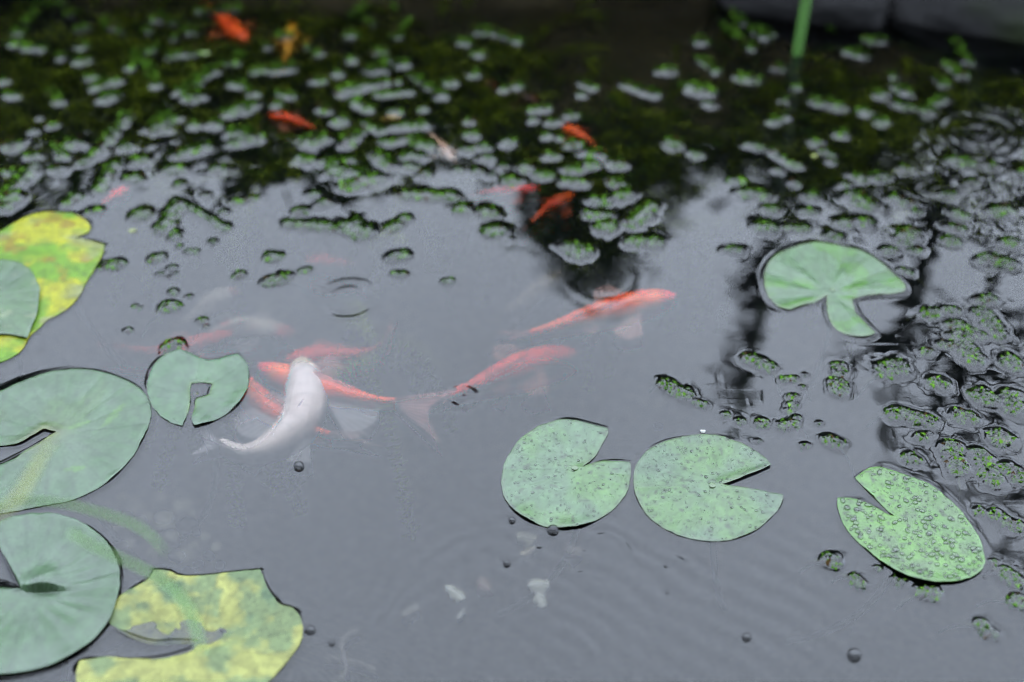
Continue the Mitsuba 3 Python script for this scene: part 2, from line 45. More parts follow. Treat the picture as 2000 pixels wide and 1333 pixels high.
SPINES = {'white': [(-0.2267,1.1411,-0.024),(-0.2238,1.1144,-0.0247),(-0.218,1.0861,-0.0253),(-0.2177,1.0594,-0.026),(-0.2244,1.0386,-0.0267),(-0.2371,1.0211,-0.0273),(-0.2535,1.0069,-0.028),(-0.2696,1.0023,-0.0287),(-0.2848,1.007,-0.0293),(-0.2965,1.0147,-0.03)],
'flame': [(-0.2754,1.1326,-0.03),(-0.2533,1.1201,-0.0284),(-0.2183,1.1038,-0.0268),(-0.1842,1.0892,-0.0252),(-0.1506,1.0757,-0.0236),(-0.1222,1.0707,-0.022)],
'hidden': [(-0.251,1.1578,-0.06),(-0.2273,1.1671,-0.0612),(-0.1993,1.1714,-0.0625),(-0.1711,1.174,-0.0638),(-0.1466,1.1903,-0.065)],
'padside': [(-0.2895,1.1262,-0.045),(-0.279,1.0988,-0.0438),(-0.2537,1.073,-0.0425),(-0.2183,1.0471,-0.0412),(-0.1876,1.0328,-0.04)],
'rose': [(0.0733,1.1784,-0.07),(0.0341,1.1664,-0.0624),(0,1.1446,-0.0548),(-0.0332,1.1182,-0.0472),(-0.052,1.1004,-0.0396),(-0.065,1.0859,-0.032)],
'bright': [(0.1884,1.2476,-0.026),(0.1517,1.2408,-0.028),(0.1102,1.2259,-0.03),(0.0691,1.2094,-0.032),(0.0343,1.1941,-0.034),(0.02,1.1894,-0.036)],
'ghost': [(-0.3256,1.303,-0.095),(-0.3464,1.2939,-0.0983),(-0.3647,1.2738,-0.1017),(-0.3883,1.2522,-0.105)],
'patched': [(-0.2476,1.223,-0.085),(-0.2827,1.2308,-0.0862),(-0.3188,1.2351,-0.0875),(-0.3459,1.2199,-0.0888),(-0.3695,1.2031,-0.09)],
'red': [(-0.3185,1.2175,-0.08),(-0.3491,1.2068,-0.0825),(-0.3872,1.191,-0.085),(-0.4228,1.1942,-0.0875),(-0.4508,1.2026,-0.09)],
'tan': [(0.061,1.3461,-0.1),(0.0369,1.3194,-0.1033),(0.0122,1.2952,-0.1067),(-0.0091,1.2753,-0.11)],
'deep': [(-0.2514,1.3631,-0.09),(-0.2249,1.359,-0.0925),(-0.1937,1.358,-0.095)],
'scarlet': [(-0.3834,1.8186,-0.016),(-0.4097,1.8605,-0.0173),(-0.4364,1.9005,-0.0187),(-0.4594,1.9336,-0.02)],
'amber': [(-0.3229,1.8722,-0.013),(-0.3222,1.8274,-0.014),(-0.3215,1.784,-0.015),(-0.3239,1.7562,-0.016)],
'coral': [(-0.3288,1.6252,-0.022),(-0.3023,1.621,-0.0247),(-0.277,1.608,-0.0273),(-0.2587,1.5952,-0.03)],
'peach': [(-0.0736,1.513,-0.022),(-0.0849,1.5355,-0.0207),(-0.097,1.5584,-0.0193),(-0.1108,1.5818,-0.018)],
'vermilion': [(0.0654,1.6025,-0.022),(0.0846,1.5848,-0.0247),(0.1008,1.5649,-0.0273),(0.1104,1.5526,-0.03)],
'crimson': [(0.0353,1.4585,-0.025),(0.0064,1.4564,-0.0267),(-0.0225,1.4544,-0.0283),(-0.0417,1.4513,-0.03)],
'rust': [(0.0787,1.4613,-0.04),(0.0576,1.4417,-0.0417),(0.0368,1.4182,-0.0433),(0.022,1.4004,-0.045)],
'dusky': [(0.0385,1.6641,-0.028),(0.0106,1.6784,-0.0293),(-0.0177,1.6929,-0.0307),(-0.0391,1.7021,-0.032)],
'maroon': [(-0.0178,1.7085,-0.03),(-0.0392,1.7112,-0.03),(-0.0607,1.7194,-0.03)],
'gold': [(-0.147,1.6136,-0.014),(-0.1607,1.6132,-0.015),(-0.1776,1.6102,-0.016)],
'ruby': [(-0.4785,1.4522,-0.016),(-0.4885,1.4444,-0.0173),(-0.4984,1.4333,-0.0187),(-0.5054,1.4213,-0.02)]}
TAIL_TIPS = {'white': [(-0.3226,1.0338,-0.03),(-0.3255,0.9988,-0.035)],
'flame': [(-0.0565,1.0822,-0.012),(-0.0728,1.0244,-0.05)],
'hidden': [(-0.1306,1.2473,-0.05),(-0.1325,1.2148,-0.06)],
'padside': [(-0.1431,1.0303,-0.03),(-0.1319,1.0138,-0.04)],
'rose': [(-0.0763,1.0749,-0.02),(-0.0741,1.0705,-0.03)],
'bright': [(-0.0182,1.1887,-0.035),(-0.0086,1.1835,-0.05)]}
BUBBLES = [(-0.2093,0.9621,0.0052),(0,0.8919,0.0034),(0.0384,0.8791,0.0056),(-0.0047,0.8395,0.0034),(-0.1763,0.7637,0.0045),(-0.1566,0.75,0.0032),(0.2045,0.756,0.0042),(0.2948,0.7371,0.0062),(0.4815,1.1644,0.003),(0.1394,0.8057,0.0014)]
RINGS = [(-0.1838,1.2217),(0.6102,1.5585),(0.0396,0.7323),(0.1052,1.2586),(-0.053,1.0603),(0.3023,1.3314)]

# ------------------------------------------------------------------ materials
VC = {'type': 'mesh_attribute', 'name': 'vertex_color'}
def two(b): return {'type': 'twosided', 'bsdf': b}
def rgb(*c): return {'type': 'rgb', 'value': list(c)}

scene['mat_pad'] = two({'type': 'principled', 'base_color': VC, 'roughness': mikit.proc(lambda p, n, uv: 0.33 + 0.22 * fbm(p.x * 60, p.y * 60, 0.0)), 'specular': 0.38})
scene['mat_old_pad'] = two({'type': 'principled', 'base_color': VC, 'roughness': 0.5, 'specular': 0.15})
scene['mat_fish'] = {'type': 'principled', 'base_color': VC, 'roughness': 0.35, 'specular': 0.3}
scene['mat_fin'] = {'type': 'principledthin', 'base_color': VC, 'roughness': 0.4, 'diff_trans': 1.0, 'spec_trans': 0.25, 'eta': 1.1}
scene['mat_eye'] = {'type': 'principled', 'base_color': rgb(0.015, 0.012, 0.01), 'roughness': 0.15}
scene['mat_weed'] = {'type': 'principledthin', 'base_color': VC, 'roughness': 0.35, 'diff_trans': 0.7, 'eta': 1.35}
scene['mat_weed_stem'] = two({'type': 'principled', 'base_color': rgb(0.05, 0.06, 0.02), 'roughness': 0.5})
scene['mat_leaf'] = {'type': 'principledthin', 'base_color': VC, 'roughness': 0.5, 'diff_trans': 0.5, 'eta': 1.4}
scene['mat_bark'] = two({'type': 'principled', 'base_color': mikit.proc(lambda p, n, uv: mix((0.035, 0.027, 0.02), (0.09, 0.075, 0.06), fbm(p.x * 30, p.y * 30, p.z * 8))), 'roughness': 0.9})
scene['mat_plain'] = two({'type': 'principled', 'base_color': VC, 'roughness': 0.5})


def mud(p, n, uv):
    a = fbm(p.x * 9, p.y * 9, p.z * 9, 4)
    b = noise(p.x * 160, p.y * 160, p.z * 160)
    return mix((0.06, 0.047, 0.02), (0.125, 0.10, 0.046), a) * (0.7 + 0.6 * b)


def rock(p, n, uv):
    a = fbm(p.x * 14, p.y * 14, p.z * 30, 4)
    b = noise(p.x * 220, p.y * 220, p.z * 220)
    c = mix((0.003, 0.003, 0.003), (0.012, 0.0115, 0.0115), a) * (0.75 + 0.5 * b)
    return mix(c, (0.008, 0.012, 0.003), smoothstep(0.58, 0.75, fbm(p.x * 6 + 5, p.y * 6, p.z * 6, 3)) * 0.8)


scene['mat_mud'] = two({'type': 'principled', 'base_color': mikit.proc(mud), 'roughness': 0.9})
scene['mat_rock'] = two({'type': 'principled', 'base_color': mikit.proc(rock), 'roughness': 0.85, 'specular': 0.12})
# water: a refracting interface with a mirror share (surface film), which keeps the reflections free of noise
scene['mat_water'] = {'type': 'blendbsdf', 'weight': 0.42,
                      'a': {'type': 'dielectric', 'int_ior': 1.333, 'ext_ior': 1.0, 'specular_reflectance': rgb(0, 0, 0)},
                      'b': {'type': 'conductor', 'eta': 1.558, 'k': 0.0}}
scene['mat_drop'] = {'type': 'blendbsdf', 'weight': 0.15,
                     'a': {'type': 'dielectric', 'int_ior': 1.333, 'ext_ior': 1.0, 'specular_reflectance': rgb(0, 0, 0)},
                     'b': {'type': 'conductor', 'eta': 2.15, 'k': 0.0}}
scene['pond_murk'] = {'type': 'homogeneous', 'sigma_t': rgb(0.40, 0.40, 0.46), 'albedo': rgb(0.03, 0.035, 0.035), 'scale': 20.0}


# ------------------------------------------------------------------ helpers
def numbered(name):
    k, i = name, 0
    while k in taken:
        i += 1
        k = f'{name}_{i:03d}'
    taken.add(k)
    return k


taken = set()


def thing(name, label, cat=None, group=None, kind=None):
    k = numbered(name)
    labels[k] = {'label': label}
    if cat: labels[k]['category'] = cat
    if group: labels[k]['group'] = group
    if kind: labels[k]['kind'] = kind
    return k


def put(key, mesh, mat, smooth=True, color=None, label=None, **more):
    v = mesh[0] if isinstance(mesh, tuple) else mesh.vertices
    if color is not None and np.ndim(color) == 1:
        color = np.tile(color, (len(v), 1))
    scene[key] = mikit.ply(mesh, mat, smooth=smooth, color=color, **more)
    if label: labels[key] = {'label': label}


def part(root, name, mesh, mat, **kw):
    k = numbered(root + '__' + name)
    put(k, mesh, mat, **kw)
    return k


def nz(p, f, seed=0, o=3):
    p = np.asarray(p, float)
    if p.shape[-1] == 2: p = np.concatenate([p, np.zeros(p.shape[:-1] + (1,))], -1)
    return meshkit.fbm(p * f, o, seed)


def sstep(a, b, x):
    t = np.clip((x - a) / (b - a), 0, 1)
    return t * t * (3 - 2 * t)


def unit(v): return v / (np.linalg.norm(v, axis=-1, keepdims=True) + 1e-12)


def join(ms):
    vs, fs, cs, at = [], [], [], 0
    for m in ms:
        vs.append(m[0]); fs.append(np.asarray(m[1]) + at); at += len(m[0])
        if len(m) > 2: cs.append(m[2])
    return np.vstack(vs), np.vstack(fs), (np.vstack(cs) if cs else None)


def tube(pts, rad, sides=7, cap=True):
    p = np.asarray(pts, float)
    t = unit(np.gradient(p, axis=0))
    ref = np.where(np.abs(t[:, 2:]) < 0.9, [0, 0, 1.0], [1.0, 0, 0])
    a = unit(np.cross(t, ref)); b = np.cross(t, a)
    an = np.arange(sides) * 2 * np.pi / sides
    r = np.broadcast_to(rad, (len(p),))[:, None, None]
    v = (p[:, None] + r * (np.cos(an)[None, :, None] * a[:, None] + np.sin(an)[None, :, None] * b[:, None])).reshape(-1, 3)
    i, j = np.meshgrid(np.arange(len(p) - 1), np.arange(sides), indexing='ij')
    q = np.stack([i * sides + j, i * sides + (j + 1) % sides, (i + 1) * sides + (j + 1) % sides, (i + 1) * sides + j], -1).reshape(-1, 4)
    f = np.vstack([q[:, [0, 1, 2]], q[:, [0, 2, 3]]])
    if cap:
        v = np.vstack([v, p[0], p[-1]]); n = len(v); k = np.arange(sides); e = (len(p) - 1) * sides
        f = np.vstack([f, np.stack([(k + 1) % sides, k, k * 0 + n - 2], 1), np.stack([e + k, e + (k + 1) % sides, k * 0 + n - 1], 1)])
    return v, f


def leaves(pos, dirs, norm, length, width, color, bend=0.0):
    """Many small leaves, each a pointed strip of four triangles, folded at the midrib. All arguments are arrays over the leaves."""
    n = len(pos)
    d = unit(dirs); s = unit(np.cross(d, norm)); u = np.cross(s, d)
    L = np.broadcast_to(length, (n,))[:, None]; W = np.broadcast_to(width, (n,))[:, None]; B = np.broadcast_to(bend, (n,))[:, None]
    v = np.stack([pos, pos + d * L * 0.45 + s * W / 2 + u * W * 0.12, pos + d * L * 0.5 - u * L * B * 0.3, pos + d * L * 0.45 - s * W / 2 + u * W * 0.12, pos + d * L - u * L * B], 1)
    f = np.array([[0, 1, 2], [0, 2, 3], [1, 4, 2], [2, 4, 3]])
    c = np.repeat(color[:, None], 5, 1).reshape(-1, 3)
    return v.reshape(-1, 3), (f[None] + 5 * np.arange(n)[:, None, None]).reshape(-1, 3), c


def resample(pts, n):
    p = np.asarray(pts, float)
    from scipy.interpolate import CubicSpline
    t = np.concatenate([[0], np.cumsum(np.linalg.norm(np.diff(p, axis=0), axis=1))])
    return CubicSpline(t / t[-1], p)(np.linspace(0, 1, n))


# ------------------------------------------------------------------ setting: basin, bank, water
def pond_u(x, y):
    w = 0.05 * (nz(np.stack([x, y], -1), 3.0, 5) - 0.5)
    return np.maximum(np.abs(x) / 1.5, np.abs(y - 1.2) / 0.80) + w


def ground_z(x, y):
    u = pond_u(x, y)
    n = nz(np.stack([x, y], -1), 7.0, 2) - 0.5
    bed = -0.42 + 0.06 * n
    shelf = np.exp(-(((x + 0.32) / 0.25) ** 2 + ((y - 0.85) / 0.16) ** 2))
    bed = bed + 0.27 * shelf + 0.335 * sstep(1.42, 1.70, y) * sstep(1.0, .6, np.abs(x))
    return bed + (0.07 + 0.03 * n - bed) * sstep(0.90, 1.06, u)


def axis_points(lo, hi, step, far):
    a = np.arange(lo, hi + 1e-9, step)
    g, out, x, s = 1.5, [], hi, step
    grow = []
    while x < far[1]:
        s = min(s * 1.35, 6.0); x += s; grow.append(x)
    back = []; x, s = lo, step
    while x > far[0]:
        s = min(s * 1.35, 6.0); x -= s; back.append(x)
    return np.concatenate([back[::-1], a, grow])


def sheet(X, Y, Z):
    ny, nx = Z.shape
    v = np.stack([X, Y, Z], -1).reshape(-1, 3)
    i, j = np.meshgrid(np.arange(ny - 1), np.arange(nx - 1), indexing='ij')
    a = i * nx + j
    q = np.stack([a, a + 1, a + nx + 1, a + nx], -1).reshape(-1, 4)
    return v, np.vstack([q[:, [0, 1, 2]], q[:, [0, 2, 3]]])


gx, gy = axis_points(-1.8, 1.8, 0.02, (-120, 120)), axis_points(0.1, 2.6, 0.02, (-120, 120))
GX, GY = np.meshgrid(gx, gy)
put('ground', sheet(GX, GY, ground_z(GX, GY)), 'mat_mud')
labels['ground'] = {'label': 'dark muddy pond bed and soil bank', 'kind': 'structure'}

wx = np.concatenate([np.linspace(-1.6, -0.86, 40)[:-1], np.arange(-0.86, -0.60, 0.0030), np.arange(-0.60, 0.60, 0.0013), np.arange(0.60, 0.86, 0.0030), np.linspace(0.862, 1.6, 40)])
wy = np.concatenate([np.linspace(0.32, 0.66, 40)[:-1], np.arange(0.66, 1.34, 0.0013), np.arange(1.34, 2.02, 0.0034), np.linspace(2.02, 2.2, 12)])
WX, WY = np.meshgrid(wx, wy)
WZ = np.zeros_like(WX)


def window(x0, x1, y0, y1):
    i0, i1 = np.searchsorted(wy, [y0, y1]); j0, j1 = np.searchsorted(wx, [x0, x1])
    return slice(i0, i1), slice(j0, j1)


def ripple_field(x, y):
    p = np.stack([x, y], -1)
    z = 0.00045 * (nz(p, 9.0, 11) - 0.5) + 0.00014 * (nz(p, 34.0, 12, 2) - 0.5)
    def ring(cx, cy, r0, k, amp, sig, warp=0.0):
        dx, dy = x - cx, y - cy
        r = np.hypot(dx, dy) + warp * (nz(p, 22.0, 21) - 0.5)
        return amp * np.sin(2 * np.pi * (r - r0) / k) * np.exp(-((r - r0) / sig) ** 2)
    c = RINGS
    z += ring(*c[0], 0.030, 0.016, 0.00036, 0.014, 0.006)
    z += ring(*c[1], 0.050, 0.021, 0.0007, 0.016, 0.012) + ring(*c[1], 0.018, 0.02, 0.0005, 0.02, 0.03)
    z += ring(*c[2], 0.045, 0.017, 0.00022, 0.035, 0.012)
    z += ring(*c[2], 0.13, 0.021, 0.00019, 0.07, 0.05)
    z += ring(*c[3], 0.040, 0.022, 0.000025, 0.012, 0.012)
    z += ring(*c[4], 0.012, 0.013, 0.00035, 0.014, 0.01)
    # wake of the tails by the middle fish
    t = np.exp(-(((x + 0.10) / 0.16) ** 2 + ((y - 1.05) / 0.06) ** 2))
    z += t * 0.0004 * (nz(p * [1.0, 2.2], 26.0, 31, 2) - 0.5) * 2
    # long low waves running across the near right
    d = (x * 0.62 + y * 0.78) + 0.03 * (nz(p, 8.0, 41) - 0.5)
    m = sstep(1.02, 0.80, y) * sstep(-0.35, 0.05, x) * sstep(.34, .24, x) * (0.35 + nz(p, 10.0, 42))
    z += 0.00022 * m * np.sin(2 * np.pi * d / 0.022)
    # choppy patch where water falls in at the right
    m = np.exp(-(((x - 0.67) / 0.12) ** 2 + ((y - 1.45) / 0.17) ** 2))
    q = p + 0.02 * (np.stack([nz(p, 20.0, 51), nz(p, 20.0, 52)], -1) - 0.5)
    z += m * (0.0034 * (nz(q, 38.0, 53, 2) - 0.5) + 0.0012 * (nz(q, 85.0, 54, 1) - 0.5))
    # stirred water among the weed in the far left
    m = np.exp(-(((x + 0.42) / 0.30) ** 2 + ((y - 1.62) / 0.13) ** 2))
    z += m * 0.0022 * (nz(q, 30.0, 55, 2) - 0.5)
    return z


WZ += ripple_field(WX, WY)

FRAG = 0.0105
TIPS = []
for k, (sx, sy, hl, hw, ang) in enumerate(SPRIGS):
    rng = np.random.default_rng(4000 + k)
    a = math.radians(ang); core = max(hl - hw, 0.0); pitch = 0.0040 if sy < 1.4 else 0.0055
    g = np.stack(np.meshgrid(np.arange(-hl, hl + .001, pitch), np.arange(-hw, hw + .001, pitch * .9)), -1).reshape(-1, 2)
    g = g + rng.uniform(-.42, .42, g.shape) * pitch
    d = np.hypot(np.maximum(np.abs(g[:, 0]) - core, 0), g[:, 1]) / hw
    d = d + .35 * (nz(g + [sx, sy], 70.0, 60 + k, 2) - .5)
    g = g[(d < .80) & (rng.random(len(g)) < .92)]
    if not len(g): g = np.zeros((1, 2))
    TIPS.append(np.stack([sx + g[:, 0] * math.cos(a) - g[:, 1] * math.sin(a), sy + g[:, 0] * math.sin(a) + g[:, 1] * math.cos(a)], -1))
for k, (sx, sy, hl, hw, ang) in enumerate(SPRIGS):
    a = math.radians(ang)
    m = hl + 0.02
    I, J = window(sx - m, sx + m, sy - m, sy + m)
    x, y = WX[I, J] - sx, WY[I, J] - sy
    u, v = x * math.cos(a) + y * math.sin(a), -x * math.sin(a) + y * math.cos(a)
    core = max(hl - hw, 0.0)
    p = np.stack([WX[I, J], WY[I, J]], -1)
    w = 1 + 0.85 * (nz(p, 75.0, 60 + k, 2) - 0.5)
    d = np.hypot(np.maximum(np.abs(u) - core, 0), v) / (hw * w + 0.0012)
    far = sy > 1.45
    hd = min(0.0042, (0.15 if far else 0.20) * hw + 0.0006)
    dome = np.maximum(1 - d * d, 0)
    prof = np.where(far, dome ** 0.8, dome ** 0.72) * sstep(1.0, 0.82, d)
    lump = np.zeros_like(x)
    q = TIPS[k]; sg = 0.0019 if not far else 0.0028
    for qx, qy in q:
        ii, jj = np.searchsorted(wy[I], [qy - .006, qy + .006]), np.searchsorted(wx[J], [qx - .006, qx + .006])
        sl = (slice(*ii), slice(*jj))
        lump[sl] += np.exp(-((p[sl][..., 0] - qx) ** 2 + (p[sl][..., 1] - qy) ** 2) / sg ** 2)
    lump = np.minimum(lump, 1.3) * (0.00042 if not far else 0.0004)
    skirt = 0.16 * np.exp(-np.maximum(d - 1, 0) * hw / 0.0022)
    WZ[I, J] = np.maximum(WZ[I, J], WZ[I, J] * 0.5 + hd * (prof + skirt - 0.16 * np.exp(-0.02 / 0.0022)) * (d < 4) + lump)


# ------------------------------------------------------------------ lily pads: outlines
def smooth_outline(pts, corner=50):
    p = np.asarray(pts, float)
    for it in range(2):
        a, b, c = np.roll(p, 1, 0), p, np.roll(p, -1, 0)
        turn = np.degrees(np.arccos(np.clip((unit(b - a) * unit(c - b)).sum(1), -1, 1)))
        out = []
        for i in range(len(p)):
            if turn[i] > corner: out.append(p[i])
            else: out += [p[i] * 0.75 + a[i] * 0.25, p[i] * 0.75 + c[i] * 0.25]
        p = np.array(out)
    return p


POLY = {k: shapely.Polygon(smooth_outline(v[0])).buffer(0) for k, v in PAD_OUTLINES.items()}
PAD_Z = dict(centre=.0017, speckled=.0015, wet=.0020, torn=.0022, bitten=.0020, big=.0026, yellowed=.0026, edge=.0075, curled=.0048, ragged=.0035)
for k, poly in POLY.items():
    if PAD_Z[k] > 0.007: continue
    x0, y0, x1, y1 = poly.bounds
    I, J = window(x0 - .02, x1 + .02, y0 - .02, y1 + .02)
    pts = shapely.points(WX[I, J], WY[I, J])
    inside = shapely.contains(poly, pts)
    dist = np.where(inside, 0, shapely.distance(poly, pts))
    lip = PAD_Z[k] - 0.0010
    z = WZ[I, J]
    z = z * (1 - np.exp(-dist / 0.004)) + lip * np.exp(-dist / 0.0026)
    din = np.where(inside, shapely.distance(poly.exterior, pts), 0)
    deep = dict(ragged=-.0005, curled=-.010).get(k, -.002)
    z = np.where(inside, deep + (lip - deep) * np.exp(-din / .003), z)
    WZ[I, J] = z

top_v, top_f = sheet(WX, WY, WZ)
ny, nx = WX.shape
ring = np.concatenate([np.arange(nx), np.arange(1, ny) * nx + nx - 1, (ny - 1) * nx + np.arange(nx - 2, -1, -1), np.arange(ny - 2, 0, -1) * nx])
low = top_v[ring].copy(); low[:, 2] = -0.7
n0 = len(top_v); k = np.arange(len(ring)); k2 = (k + 1) % len(ring)
cen = np.array([[0, 1.2, -0.7]])
walls = np.vstack([np.stack([ring[k], n0 + k, n0 + k2], 1), np.stack([ring[k], n0 + k2, ring[k2]], 1), np.stack([n0 + k2, n0 + k, k * 0 + n0 + len(ring)], 1)])
gz_y, gz_x = np.gradient(WZ, wy, wx)
nrm = np.concatenate([unit(np.stack([-gz_x, -gz_y, np.ones_like(gz_x)], -1)).reshape(-1, 3), np.tile([0, 0, -1.0], (len(ring) + 1, 1))])
wv = np.vstack([top_v, low, cen]); wf = np.vstack([top_f, walls])
scene['water'] = {'type': 'ply', 'filename': meshkit.write_ply((wv, wf), normals=nrm), 'face_normals': False,
                  'bsdf': {'type': 'ref', 'id': 'mat_water'}, 'interior': {'type': 'ref', 'id': 'pond_murk'}}
labels['water'] = {'label': 'dark still pond water mirroring an overcast sky and plants', 'kind': 'structure'}


def film_z(x, y):
    i = np.clip(np.searchsorted(wy, y), 0, len(wy) - 1); j = np.clip(np.searchsorted(wx, x), 0, len(wx) - 1)
    return WZ[i, j]


# ------------------------------------------------------------------ stones of the far bank
def stone(cx, cy, cz, sx, sy, sz, rot, seed, sub=4):
    m = trimesh.creation.icosphere(subdivisions=sub)
    v = np.array(m.vertices)
    v = np.sign(v) * np.abs(v) ** 0.72
    v = v * (1 + 0.30 * (nz(v, 1.6, seed, 4)[:, None] - 0.5)) + 0.05 * (nz(v, 5.0, seed + 9, 3)[:, None] - 0.5)
    v *= [sx, sy, sz]
    c, s = math.cos(rot), math.sin(rot)
    v = v @ np.array([[c, s, 0], [-s, c, 0], [0, 0, 1]])
    return v + [cx, cy, cz], np.array(m.faces)


STONES = [(0.44, 1.93, -0.01, .13, .075, .06, -.35, 'dark grey slab of stone behind the upright green stem'),
          (0.70, 1.90, -0.02, .15, .085, .07, -.3, 'dark wet stone at the far edge of the pond, top right'),
          (0.20, 2.06, 0.0, .15, .09, .08, .1, 'dark stone at the far bank, in the top centre'),
          (0.96, 1.95, 0.0, .14, .10, .09, .2, None), (-0.12, 2.10, 0.02, .17, .10, .09, -.1, None), (-0.45, 2.10, 0.02, .16, .11, .08, .2, None),
          (-0.80, 2.06, 0.02, .18, .11, .10, 0, None), (0.55, 2.14, 0.05, .16, .10, .10, .3, None), (1.22, 2.0, 0.02, .15, .12, .1, 0, None), (-1.15, 2.02, 0.02, .16, .12, .1, .4, None)]
for i, (cx, cy, cz, sx, sy, sz, rot, lab) in enumerate(STONES):
    k = thing('bank_stone', lab or 'dark stone of the pond edge beyond the top of the picture', 'stone', 'stones edging the far bank')
    put(k, stone(cx, cy, cz, sx, sy, sz, rot, 70 + i), 'mat_rock')


# ------------------------------------------------------------------ plants of the far bank that the water mirrors
def crown(centers, radii, n, leaf, seed, dark=1.0):
    r = np.random.default_rng(seed)
    k = r.choice(len(centers), n, p=np.array([x ** 2 for x in radii]) / sum(x ** 2 for x in radii))
    d = unit(r.normal(size=(n, 3))); rr = np.asarray(radii)[k] * r.random(n) ** 0.45
    pos = np.asarray(centers)[k] + d * rr[:, None] * [1, 1, 0.85]
    dirs = unit(d + r.normal(size=(n, 3)) * 0.7 + [0, 0, -0.2]); up = unit(r.normal(size=(n, 3)) * 0.5 + [0, 0, 1])
    t = r.random((n, 1)); c = (np.array([[0.022, 0.045, 0.010]]) * (1 - t) + np.array([[0.05, 0.085, 0.018]]) * t) * dark
    return leaves(pos, dirs, up, leaf * (0.7 + 0.6 * r.random(n)), leaf * 0.45 * (0.7 + 0.6 * r.random(n)), c, 0.15)


def shrub(x, y, h, w, seed, lab):
    r = np.random.default_rng(seed)
    k = thing('shrub', lab, 'shrub', 'shrubs behind the far bank')
    n = 9
    cs = [(x + w * (r.random() - .5), y + 0.35 * (r.random() - .5), 0.22 + (h - 0.42) * (i / (n - 1)) ** 0.8) for i in range(n)]
    rs = [0.20 + 0.10 * r.random() if i < n - 2 else 0.13 for i in range(n)]
    m = crown(cs, rs, 2300, 0.066, seed)
    part(k, 'crown', m[:2], 'mat_leaf', smooth=False, color=m[2])
    ms = []
    for c in cs: ms.append(tube(resample([(x, y, 0), (x * .6 + c[0] * .4, y * .6 + c[1] * .4, c[2] * .5), c], 6), np.linspace(.012, .004, 6), 6))
    part(k, 'stem', join(ms)[:2], 'mat_bark')


HEDGE = [(-1.75, 2.85, 1.25), (-1.30, 2.9, 1.15), (-0.95, 2.85, 1.02), (-0.62, 2.95, 0.94), (-0.30, 2.9, 1.0), (0.0, 2.95, 1.06), (0.32, 2.9, 0.95), (0.62, 2.85, 0.95), (0.76, 2.9, 1.03), (1.32, 2.9, 0.62), (1.65, 2.9, 0.75), (2.05, 2.8, 0.8), (-2.2, 2.7, 1.3)]
for i, (x, y, h) in enumerate(HEDGE):
    shrub(x, y, h, 0.42, 200 + i, 'dense dark green shrub on the far bank, seen mirrored in the pond')
for i in range(8):  # low overhanging row added to keep light off the bank stones
    shrub(-1.25 + .36 * i, 2.36, .47, .34, 260 + i, 'low dark shrub added over the stones of the far bank to shade them')
shrub(0.16, 2.75, 1.24, 0.12, 240, 'taller shrub on the far bank, mirrored as a dark blot above the bright orange fish')
shrub(0.72, 2.8, 1.14, 0.2, 241, 'taller shrub on the far bank, mirrored behind the torn lily pad')


def tree(x, y, h, r0, seed, lab, low=0.45, group=None, leaf=.11):
    r = np.random.default_rng(seed)
    k = thing('tree', lab, 'tree', group)
    tr = resample([(x, y, -0.1), (x + .1, y, h * .4), (x - .05, y + .1, h * .8)], 12)
    ms = [tube(tr, np.linspace(.13, .05, 12), 10)]
    cs, rs = [], []
    for i in range(16):
        a = r.random() * 6.28; z = h * (low + (1 - low) * r.random()); q = r0 * math.sqrt(r.random()) * (1.15 - z / h * .6)
        c = (x + q * math.cos(a), y + q * math.sin(a), z); cs.append(c); rs.append(0.45 * r0 * (0.7 + 0.5 * r.random()))
        b = tr[min(11, int(6 + 5 * z / h * .8))]
        ms.append(tube(resample([b, (np.array(b) + c) / 2 + [0, 0, .1], c], 6), np.linspace(.04, .012, 6), 6))
    part(k, 'trunk', join(ms)[:2], 'mat_bark')
    m = crown(cs, rs, 6000, leaf * 1.15, seed)
    part(k, 'crown', m[:2], 'mat_leaf', smooth=False, color=m[2])


tree(-3.55, 6.8, 5.6, 0.75, 301, 'broad tree left beyond the pond, mirrored dark beside the yellowed lily pad', 0.3)
tree(0.62, 9.5, 6.3, 0.75, 302, 'tree beyond the far bank, mirrored dark in the middle of the pond', 0.35)
tree(-1.95, 10.5, 6.3, 0.35, 303, 'farther tree beyond the far bank, mirrored dark in the upper left of the pond', 0.3)


for i, (x, y, h, r0) in enumerate([(-5.2, -0.6, 6.0, 1.8), (-3.0, -2.6, 6.4, 1.9), (-0.6, -3.2, 6.8, 2.0), (2.0, -3.0, 6.4, 1.9), (4.4, -1.6, 6.2, 1.9)]):  # unseen trees added behind the camera to hold back part of the sky
    tree(x, y, h, r0, 320 + i, 'dense unseen tree added behind the viewer to block sky light from that side', .12, 'added trees behind the viewer', .24)

# upright stem standing in the water, and reeds
def blade(pts, w, thick=0.0012, twist=(0, 0, 1), n=24, prof=None):
    p = resample(pts, n); t = unit(np.gradient(p, axis=0)); s = unit(np.cross(t, np.array(twist, float))); u = np.cross(s, t)
    q = np.linspace(0, 1, n); ww = (w * np.sqrt(np.clip(1 - q ** 3, 0.002, 1)) if prof is None else w * prof(q))[:, None]
    v = np.stack([p - s * ww / 2, p - u * thick - u * ww * .12, p + s * ww / 2, p + u * thick - u * ww * .12], 1).reshape(-1, 3)
    i, j = np.meshgrid(np.arange(n - 1), np.arange(4), indexing='ij')
    a = np.stack([i * 4 + j, i * 4 + (j + 1) % 4, (i + 1) * 4 + (j + 1) % 4, (i + 1) * 4 + j], -1).reshape(-1, 4)
    return v, np.vstack([a[:, [0, 1, 2]], a[:, [0, 2, 3]]])


